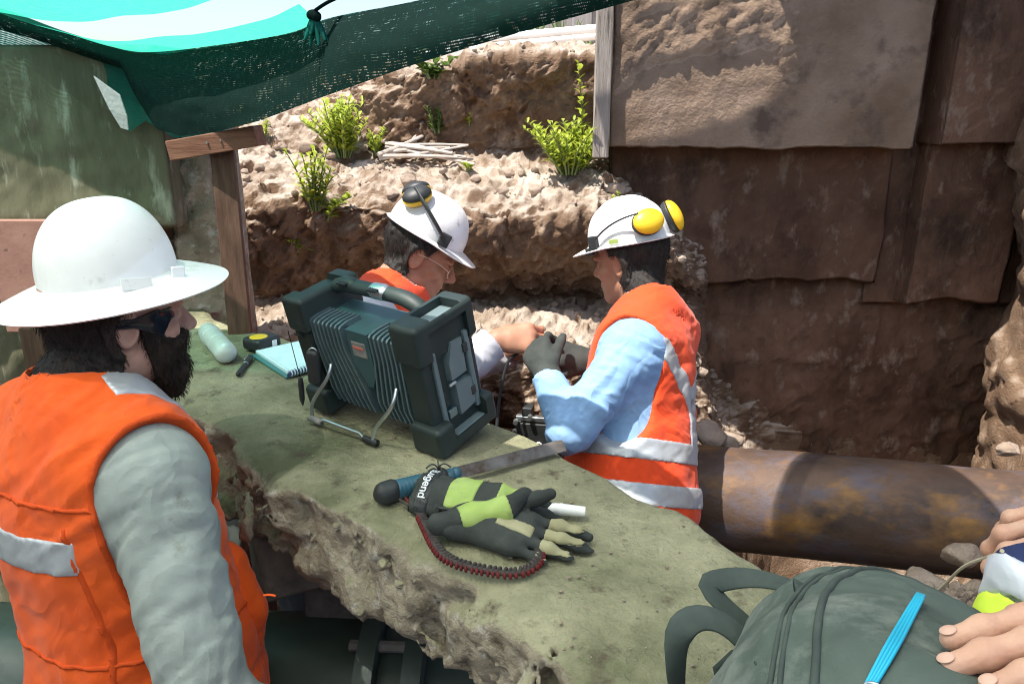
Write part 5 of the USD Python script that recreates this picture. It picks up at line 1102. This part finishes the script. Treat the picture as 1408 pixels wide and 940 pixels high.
# ---- work gloves
def glove(name, label, wr, tip, nrm, side, curl, spread, thumb, cuff_dir, cuff_len, seed, s=1.02, green_hi=.05, print_on=False, fat=1.28, cuffr=.034):
    fw = unit(tip - wr); h = hand_sdf(wr, fw, nrm, side, curl, spread, s, thumb, fat); R = frame(fw, nrm); t = thing(name, label, 'glove', wr, 'pair of work gloves')
    cend = wr + unit(cuff_dir) * cuff_len
    cuf = lambda p: ell((wr + cend) / 2, (cuff_len * .72, cuffr, .0185), frame(cuff_dir, nrm))(p)
    fl_ = lambda p: smin(h(p), np.maximum(cuf(p), -(p - cend) @ -unit(cuff_dir) * -1 - 1), .02) - disp(p, 38, .0028, seed)
    loc = lambda p: (p - wr) @ R * V3(1, side, 1)
    bnds = (np.minimum(h.box[0], np.minimum(wr, cend) - .05), np.maximum(h.box[1], np.maximum(wr, cend) + .05))
    part(t, 'shell', mesh_of(lambda p: np.maximum(fl_(p), ZT + .001 - p[:, 2]), .0024, bnds, pad=.01), M['glove_black'], True)
    def pan(nm, fn, mt, off=.0014):
        m_ = mesh_of(lambda p: np.maximum(np.maximum(fl_(p) - off, fn(p)), ZT + .001 - p[:, 2]), .0022, bnds, pad=.01)
        if len(m_.faces): return part(t, nm, m_, M[mt], True)
    return t, loc, pan, R, cend, fl_
wA, tA = W(612, 683, ZT + .020), W(772, 712, ZT + .018)
tgA, lA, pA, RA, ceA, fA = glove('work_glove', 'upper green and black work glove with white lettering on its cuff', wA, tA, V3(-.05, -.30, .95), 1, [(.12, .25, .2), (.1, .2, .2), (.12, .25, .2), (.2, .3, .2)], .09, (.3, .5), unit(wA - tA) + V3(0, -.02, .0), .034, 1, s=.94, fat=1.14)
pA('back_panel', lambda p: np.maximum(np.maximum(np.abs(lA(p)[:, 0] - .032) - .022, -lA(p)[:, 2] - .002), np.abs(lA(p)[:, 1] - .002) - .034), 'glove_green')
pA('finger_panel', lambda p: np.maximum(np.maximum(np.abs(lA(p)[:, 0] - .104) - .021, -lA(p)[:, 2] + .002), -.9 * lA(p)[:, 1] - .028), 'glove_green')
pA('finger_panel', lambda p: np.maximum(np.abs(lA(p)[:, 0] - .118) - .018, lA(p)[:, 1] + .010), 'glove_tan')
ctA = wA - (tA - wA) / np.linalg.norm(tA - wA) * .020; Rcu = frame(unit(tA - wA), V3(-.05, -.35, .95))
cuA = lambda p: np.maximum(ell(ctA, (.060, .040, .0215), Rcu)(p), np.abs((p - ctA) @ Rcu[:, 0]) - .026) - .0012 * np.sin((p - ctA) @ Rcu[:, 0] * 1100) - disp(p, 40, .002, 3)
cfp = part(tgA, 'cuff', mesh_of(lambda p: np.maximum(cuA(p), ZT + .001 - p[:, 2]), .0024, (ctA - .07, ctA + .07)), M['glove_black'], True)
band = lambda p: np.maximum(cuA(p) - .002, np.abs((p - ctA) @ Rcu[:, 0] + .006) - .0115)
part(cfp, 'wrist_band', mesh_of(lambda p: np.maximum(band(p), ZT + .001 - p[:, 2]), .0024, (ctA - .07, ctA + .07)), M['black'], True)
tx_ = text_mesh('ELugend', .0115, .002); v = np.array(tx_.vertices); v[:, 0] -= v[:, 0].mean(); v[:, 0] *= 1.08; v[:, 1] -= .0055
tx_ = tx_.copy(); tx_.vertices = v; tx_ = tx_.subdivide_to_size(.004) if hasattr(tx_, 'subdivide_to_size') else tx_; v = np.array(tx_.vertices)
ang = (v[:, 0]) / .040; rr = v[:, 2]
lat = -.042 * np.sin(-(ang - .02)); hgt = .0232 * np.cos(ang - .02) + .0012
pos = ctA + np.outer(v[:, 1] - .006, Rcu[:, 0]) - np.outer(lat, Rcu[:, 1]) + np.outer(hgt + rr, Rcu[:, 2])
part(cfp, 'lettering', trimesh.Trimesh(pos, tx_.faces, process=False), M['white_print'], False)
tb = wA + RA @ V3(.012, -.030, .012); part(tgA, 'pull_tab', tube(spline([tb, tb + V3(-.004, -.012, .006), tb + V3(.012, -.014, .004)], 8), .006, 8, flat=.4), M['black'], True)
wB, tB = W(650, 716, ZT + .020), W(802, 753, ZT + .014)
tgB, lB, pB, RB, ceB, fB = glove('work_glove', 'lower green and black work glove lying palm side up with tan fingers, thumb pointing right', wB, tB, V3(.02, -.25, .97), 1, [(.08, .15, .1), (.1, .2, .15), (.1, .2, .15), (.15, .25, .2)], .10, (.55, -.45), unit(W(602, 722, ZT) - W(645, 714, ZT)), .042, 5, s=.94, cuffr=.026, fat=1.0)
pB('finger_panel', lambda p: np.maximum(np.maximum(.108 - lB(p)[:, 0], lB(p)[:, 1] - .055), -lB(p)[:, 2] - .004), 'glove_tan')
pB('palm_panel', lambda p: np.maximum(np.abs(lB(p)[:, 0] - .068) - .026, np.abs(lB(p)[:, 1] + .004) - .010), 'glove_tan')
# the thumb side lies uppermost: a thick thumb with a black tip crosses the pair
u0, u1, u2, u3 = W(603, 720, ZT + .022), W(648, 712, ZT + .030), W(694, 700, ZT + .042), W(722, 680, ZT + .048)
thf = uni([cap(u0, u1, .0165, .0185), cap(u1, u2, .0185, .016), cap(u2, u3, .016, .0125)], .012); tax = unit(u3 - u0)
thn = lambda p: thf(p) - disp(p, 44, .0022, 9)
part(tgB, 'thumb', mesh_of(thn, .0024, thf.box), M['glove_black'], True)
tl = lambda p: ((p - u0) @ tax) / np.linalg.norm(u3 - u0)
part(tgB, 'thumb_panel', mesh_of(lambda p: np.maximum(thn(p) - .0013, np.abs(tl(p) - .50) - .27), .0022, thf.box), M['glove_green'], True)
# ---- white cap of a marker sticking out under the gloves
q0, q1 = W(762, 699, ZT + .009), W(805, 703, ZT + .009)
wm = thing('white_marker', 'white marker whose end sticks out under the green gloves', 'marker', q0); d = q1 - q0
part(wm, 'cap', tube([q0, q0 + d * .3, q0 + d * .96, q1], [.0088, .0088, .0075, .0065], 18), M['pvc'], 40); part(wm, 'cap_ring', tube([q0 + d * .18, q0 + d * .26], .0094, 18), M['pvc'], 40); part(wm, 'barrel', tube([q0 - d * 2.0, q0], .0082, 16), M['pvc'], 40)

# ---- braided cord with a loop
pts = [W(x, y, ZT + .007) for x, y in [(566, 690), (574, 702), (582, 718), (590, 735), (598, 750), (610, 764), (628, 774), (652, 781), (680, 786), (705, 788), (724, 784), (738, 774), (743, 761), (741, 755)]]
cdp = spline(pts, 200); bc = thing('braided_cord', 'black and red braided cord lying in a curve beside the gloves', 'cord', pts[0])
tang = np.gradient(cdp, axis=0); tang /= np.linalg.norm(tang, axis=1, keepdims=True); latv = np.cross(tang, zz)
st = np.r_[0, np.cumsum(np.linalg.norm(np.diff(cdp, axis=0), axis=1))]; nk = 46
for k in range(nk):
    i = int((k + .5) / nk * 199)
    if i < 26: continue
    c = cdp[i]; tg_, la = tang[i], latv[i]
    part(bc, 'knot', mesh_of(ell(c + la * -.0032 + zz * .002, (.0028, .0062, .0050), frame(tg_ + la * .35)), .0017, (c - .014, c + .014), pad=.0), M['cord'], True)
    part(bc, 'red_knot', mesh_of(ell(c + la * .0042 - zz * .001, (.0026, .0045, .0052), frame(tg_ - la * .35)), .0017, (c - .014, c + .014), pad=.0), M['cord_red'], True)
part(bc, 'core', tube(cdp, .0042, 8), M['cord'], True)
for k in range(4):
    o = latv[0] * (k - 1.5) * .006; part(bc, 'loose_strand', tube(spline([cdp[0] + o * 1.6 + V3(-.006, .008, .004), cdp[10] + o + zz * .003 * (k % 2), cdp[28]], 10), .0022, 6), M['cord' if k % 2 else 'cord_red'], True)

# ---- backpack
bc0 = V3(.268, .385, ST + .118); axb = unit(V3(-.36, -.92, 0.20)); Rb = frame(axb, V3(.20, .10, 1))
def pack(p):
    q = (p - bc0) @ Rb; d = bx(bc0, (.27, .122, .10), Rb, .095)(p)
    dome_ = ell(bc0 + Rb @ V3(-.02, 0, .02), (.285, .132, .132), Rb)(p)
    return smin(d, dome_, .04)
folds = lambda p: disp(p, 7, .018, 5) + disp(p, 17, .008, 6) + disp(p, 42, .0022, 8) + .006 * np.sin(((p - bc0) @ Rb)[:, 1] * 26 + fbm(p * 5, 2, 4) * 6) * np.clip(((p - bc0) @ Rb)[:, 0] * -4, 0, 1)
pk_ = lambda p: np.maximum(pack(p) - folds(p), ZT + .001 - p[:, 2])
bp = thing('backpack', 'worn grey green backpack with a blue zip cord on the slab', 'backpack', bc0)
bb_ = (bc0 - V3(.36, .36, .12), bc0 + V3(.36, .36, .22))
part(bp, 'pack_body', mesh_of(pk_, .0055, bb_), M['pack'], True)
ql = lambda p: (p - bc0) @ Rb
def seam_on(ax_, ay_, x0, lo, hi, n, r, nm, mt='pack_dark'):
    th_ = np.linspace(lo, hi, n); zs = np.linspace(.22, -.06, 141); xy = np.stack([x0 + ax_ * np.cos(th_), ay_ * np.sin(th_)], 1)
    q_ = np.concatenate([np.repeat(xy[:, None], 141, 1), np.repeat(zs[None, :, None], n, 0)], -1).reshape(-1, 3)
    ins_ = (pk_(bc0 + q_ @ Rb.T) < .001).reshape(n, 141); k_ = ins_.argmax(1); zz_ = ndimage.gaussian_filter1d(zs[k_], 1.5)
    part(bp, nm, tube(bc0 + np.concatenate([xy, zz_[:, None]], 1) @ Rb.T, r, 8), M[mt], True)
seam_on(.215, .092, .0, 2.5, 5.6, 130, .0032, 'front_piping'); seam_on(.240, .110, .0, 2.5, 5.5, 130, .0020, 'zip_track'); seam_on(.247, .115, .0, 2.5, 5.5, 130, .0020, 'zip_track')
def on_pack(px, py, extra=.003):
    o = V3(0, 0, EYE); e = unit(P(px, py, 1.0) - o); tt_ = np.linspace(.3, 1.2, 900); v_ = pk_(o + tt_[:, None] * e); h_ = np.nonzero(v_ < extra)[0]
    return o + e * (tt_[h_[0]] if len(h_) else tt_[np.argmin(np.where(tt_ > .62, v_, 9))])
c0, c1_ = on_pack(1266, 817, .006), on_pack(1196, 942, .006); zc = [on_pack(1266 - 70 * u_, 817 + 125 * u_, .004) for u_ in np.linspace(0, 1, 7)]
for k in range(4):
    o = unit(np.cross(c1_ - c0, zz)) * (k - 1.5) * .0012
    part(bp, 'zip_cord', tube(spline([z_ + o * (.8 + .9 * math.sin(math.pi * (.15 + .12 * q_))) for q_, z_ in enumerate(zc)], 20), .0013, 6), M['cyan'], True)
part(bp, 'cord_ring', tube([c1_ + V3(.006 * math.cos(k), -.006 + .006 * math.sin(k), .002) for k in np.linspace(0, 6.28, 16, endpoint=False)], .0012, 6, closed=True), M['steel'], True)
def strap(pts, w, n=26, mt='pack_dark', nm='carry_loop'): part(bp, nm, tube(spline(pts, n), w, 12, flat=.25, up=V3(.25, -.35, .9)), M[mt], True)
strap([P(1046, 884, .775), P(1016, 850, .785), P(988, 824, .785), P(976, 807, .79), P(992, 797, .80), P(1030, 794, .80), P(1066, 800, .785), on_pack(1096, 812, .0)], .013, 40)
strap([P(1040, 900, .735), P(1014, 872, .735), P(985, 852, .735), P(955, 850, .73), P(936, 866, .72), P(930, 900, .72), P(932, 950, .73), P(938, 1000, .75)], .0135)
strap([P(990, 945, .80), P(984, 920, .80), P(996, 905, .80), on_pack(1040, 915, .0)], .004, 16)

# ---- garment in the far hand
ga, gb_ = P(1424, 748, .78), P(1384, 872, .75); gd = unit(gb_ - ga)
def garm(p):
    d = uni([cap(ga + V3(.02, 0, 0), ga * .5 + gb_ * .5 + V3(.012, 0, 0), .030, .036), cap(ga * .5 + gb_ * .5 + V3(.012, 0, 0), gb_ + V3(.02, 0, -.02), .036, .046)], .03)(p)
    return d - .0025 * np.sin((p @ unit(V3(1, .2, .5))) * 90 + fbm(p * 10, 2, 3) * 5) - disp(p, 14, .005, 2)
gt = thing('hi_vis_garment', 'navy garment with a pale reflective band and lime hem held at the right edge', 'garment', ga)
gk = lambda p: (p - ga) @ unit(gd + V3(-.55, 0, 0)) / np.linalg.norm(gb_ - ga)
gbx = (np.minimum(ga, gb_) - .09, np.maximum(ga, gb_) + .10)
part(gt, 'navy_cloth', mesh_of(lambda p: np.maximum(garm(p) + .002, gk(p) - .45), .004, gbx), M['navy'], True)
part(gt, 'reflective_band', mesh_of(lambda p: np.maximum(garm(p) - .0022, np.abs(gk(p) - .56) - .17), .004, gbx), M['tape_w'], True)
part(gt, 'lime_hem', mesh_of(lambda p: np.maximum(garm(p) - .0016, .73 - gk(p)), .004, gbx), M['lime'], True)
single('twine', tube(spline([P(1288, 812, .95), P(1312, 790, .9), P(1330, 776, .86), P(1356, 766, .82), P(1378, 757, .77)], 30), np.linspace(.0016, .0022, 30), 6), M['twine'], 'thin pale twine running from the backpack to the garment', 'twine')

# ---- cable and scanner
single('black_cable', tube(spline([P(735, 470, 2.0), P(718, 482, 2.0), P(703, 492, 1.99), P(694, 510, 1.96), P(688, 540, 1.93), P(684, 575, 1.86), P(676, 640, 1.85)], 60), .0042, 8), M['cable'], 'black cable hanging down from the bare hand to behind the slab', 'cable')
pr = thing('probe', 'small dark probe held between the bare hand and the black glove', 'probe', P(738, 470, 2.0))
part(pr, 'probe_body', tube([P(730, 470, 2.0), P(742, 471, 1.99), P(752, 474, 1.98)], [.006, .009, .007], 10), M['black'], 40); part(pr, 'probe_tip', tube([P(752, 474, 1.98), P(757, 476, 1.98)], [.004, .003], 8), M['steel'], 40)
sc = P(742, 588, 2.06); scn = thing('pipe_scanner', 'small black metal scanner clamped on top of the pipe between the two workers', 'scanner', sc)
Rs = frame((1, -.2, 0)); sbx = lambda c, h, r=.003: rbox(h, r, sc + Rs @ V3(*c), Rs)
part(scn, 'frame_plate', sbx((0, 0, -.02), (.048, .035, .045)), M['black'], 30); part(scn, 'top_bar', sbx((-.005, -.02, .036), (.055, .010, .007)), M['steel'], 30); part(scn, 'top_block', sbx((-.03, -.01, .055), (.014, .02, .012)), M['black'], 30)
for x in (-.052, .05): part(scn, 'side_arm', sbx((x, -.02, -.01), (.008, .012, .04)), M['black'], 30)
for x, z in ((-.058, .030), (.054, .032), (-.02, .046), (.060, -.012), (-.062, .0)): part(scn, 'knob', tube([sc + Rs @ V3(x, -.034, z), sc + Rs @ V3(x, -.048, z)], [.0075, .0065], 12), M['steel'], 30)
part(scn, 'ring', tube([sc + Rs @ V3(.004 + .008 * math.cos(k), -.038, -.034 + .008 * math.sin(k)) for k in np.linspace(0, 6.28, 18, endpoint=False)], .0022, 6, closed=True), M['pvc'], True)
for x in (-.04, .04): part(scn, 'wheel', tube([sc + Rs @ V3(x, -.03, -.062), sc + Rs @ V3(x, -.012, -.062)], .018, 18), M['rubber'], 30)

# ---- the person beside the camera: a hand on the backpack, the other holding a garment
t4a = on_pack(1312, 918) + V3(0, 0, .014); d4 = unit(V3(-1, -.02, -.06)); w4a = t4a - d4 * .194; w4b = P(1546, 740, .80)
c4 = dict(head=V3(1.02, .42, 1.90), Rh=head_frame(170, 30), neck=V3(1.06, .40, 1.68), pelvis=V3(1.10, .38, 1.12), face=V3(-1, .1, 0), shL=V3(1.03, .20, 1.61), shR=V3(1.06, .60, 1.61), elL=V3(.76, .22, 1.50), elR=V3(.86, .68, 1.42), wrL=w4a, wrR=w4b,
          skin='skin4', shirt='shirt2', vest='vest', hhL=.0022, hhR=.0025, hshirt=.010, hvest=.012)
c4['handL'] = hand_sdf(w4a, unit(t4a - w4a), unit(V3(-.05, .10, 1)), -1, [(.10, .12, .10), (.10, .14, .10), (.10, .12, .10), (.12, .12, .1)], spread=.05, thumb=(.55, .3), s=1.02)
c4['handR'] = hand_sdf(w4b, unit(P(1408, 728, .775) - w4b), unit(V3(-.3, -.45, 1)), 1, [(.5, 1.0, .6), (.6, 1.0, .6), (.7, 1.0, .6), (.8, 1.0, .6)], thumb=(.25, 1.1), s=1.0)
t4, g4 = human('person', 'hands at the right edge, one on the backpack, one gripping a garment', c4)
for tip, d_, n_, r_ in c4['handL'].tips:
    m_ = trimesh.creation.icosphere(2, 1.0); v = m_.vertices * V3(.0056, .0049, .0013)
    part(t4, 'fingernail', place(trimesh.Trimesh(v, m_.faces, process=False), frame(d_, n_), tip + n_ * r_ * .80 + d_ * .0005), M['nail'], True)
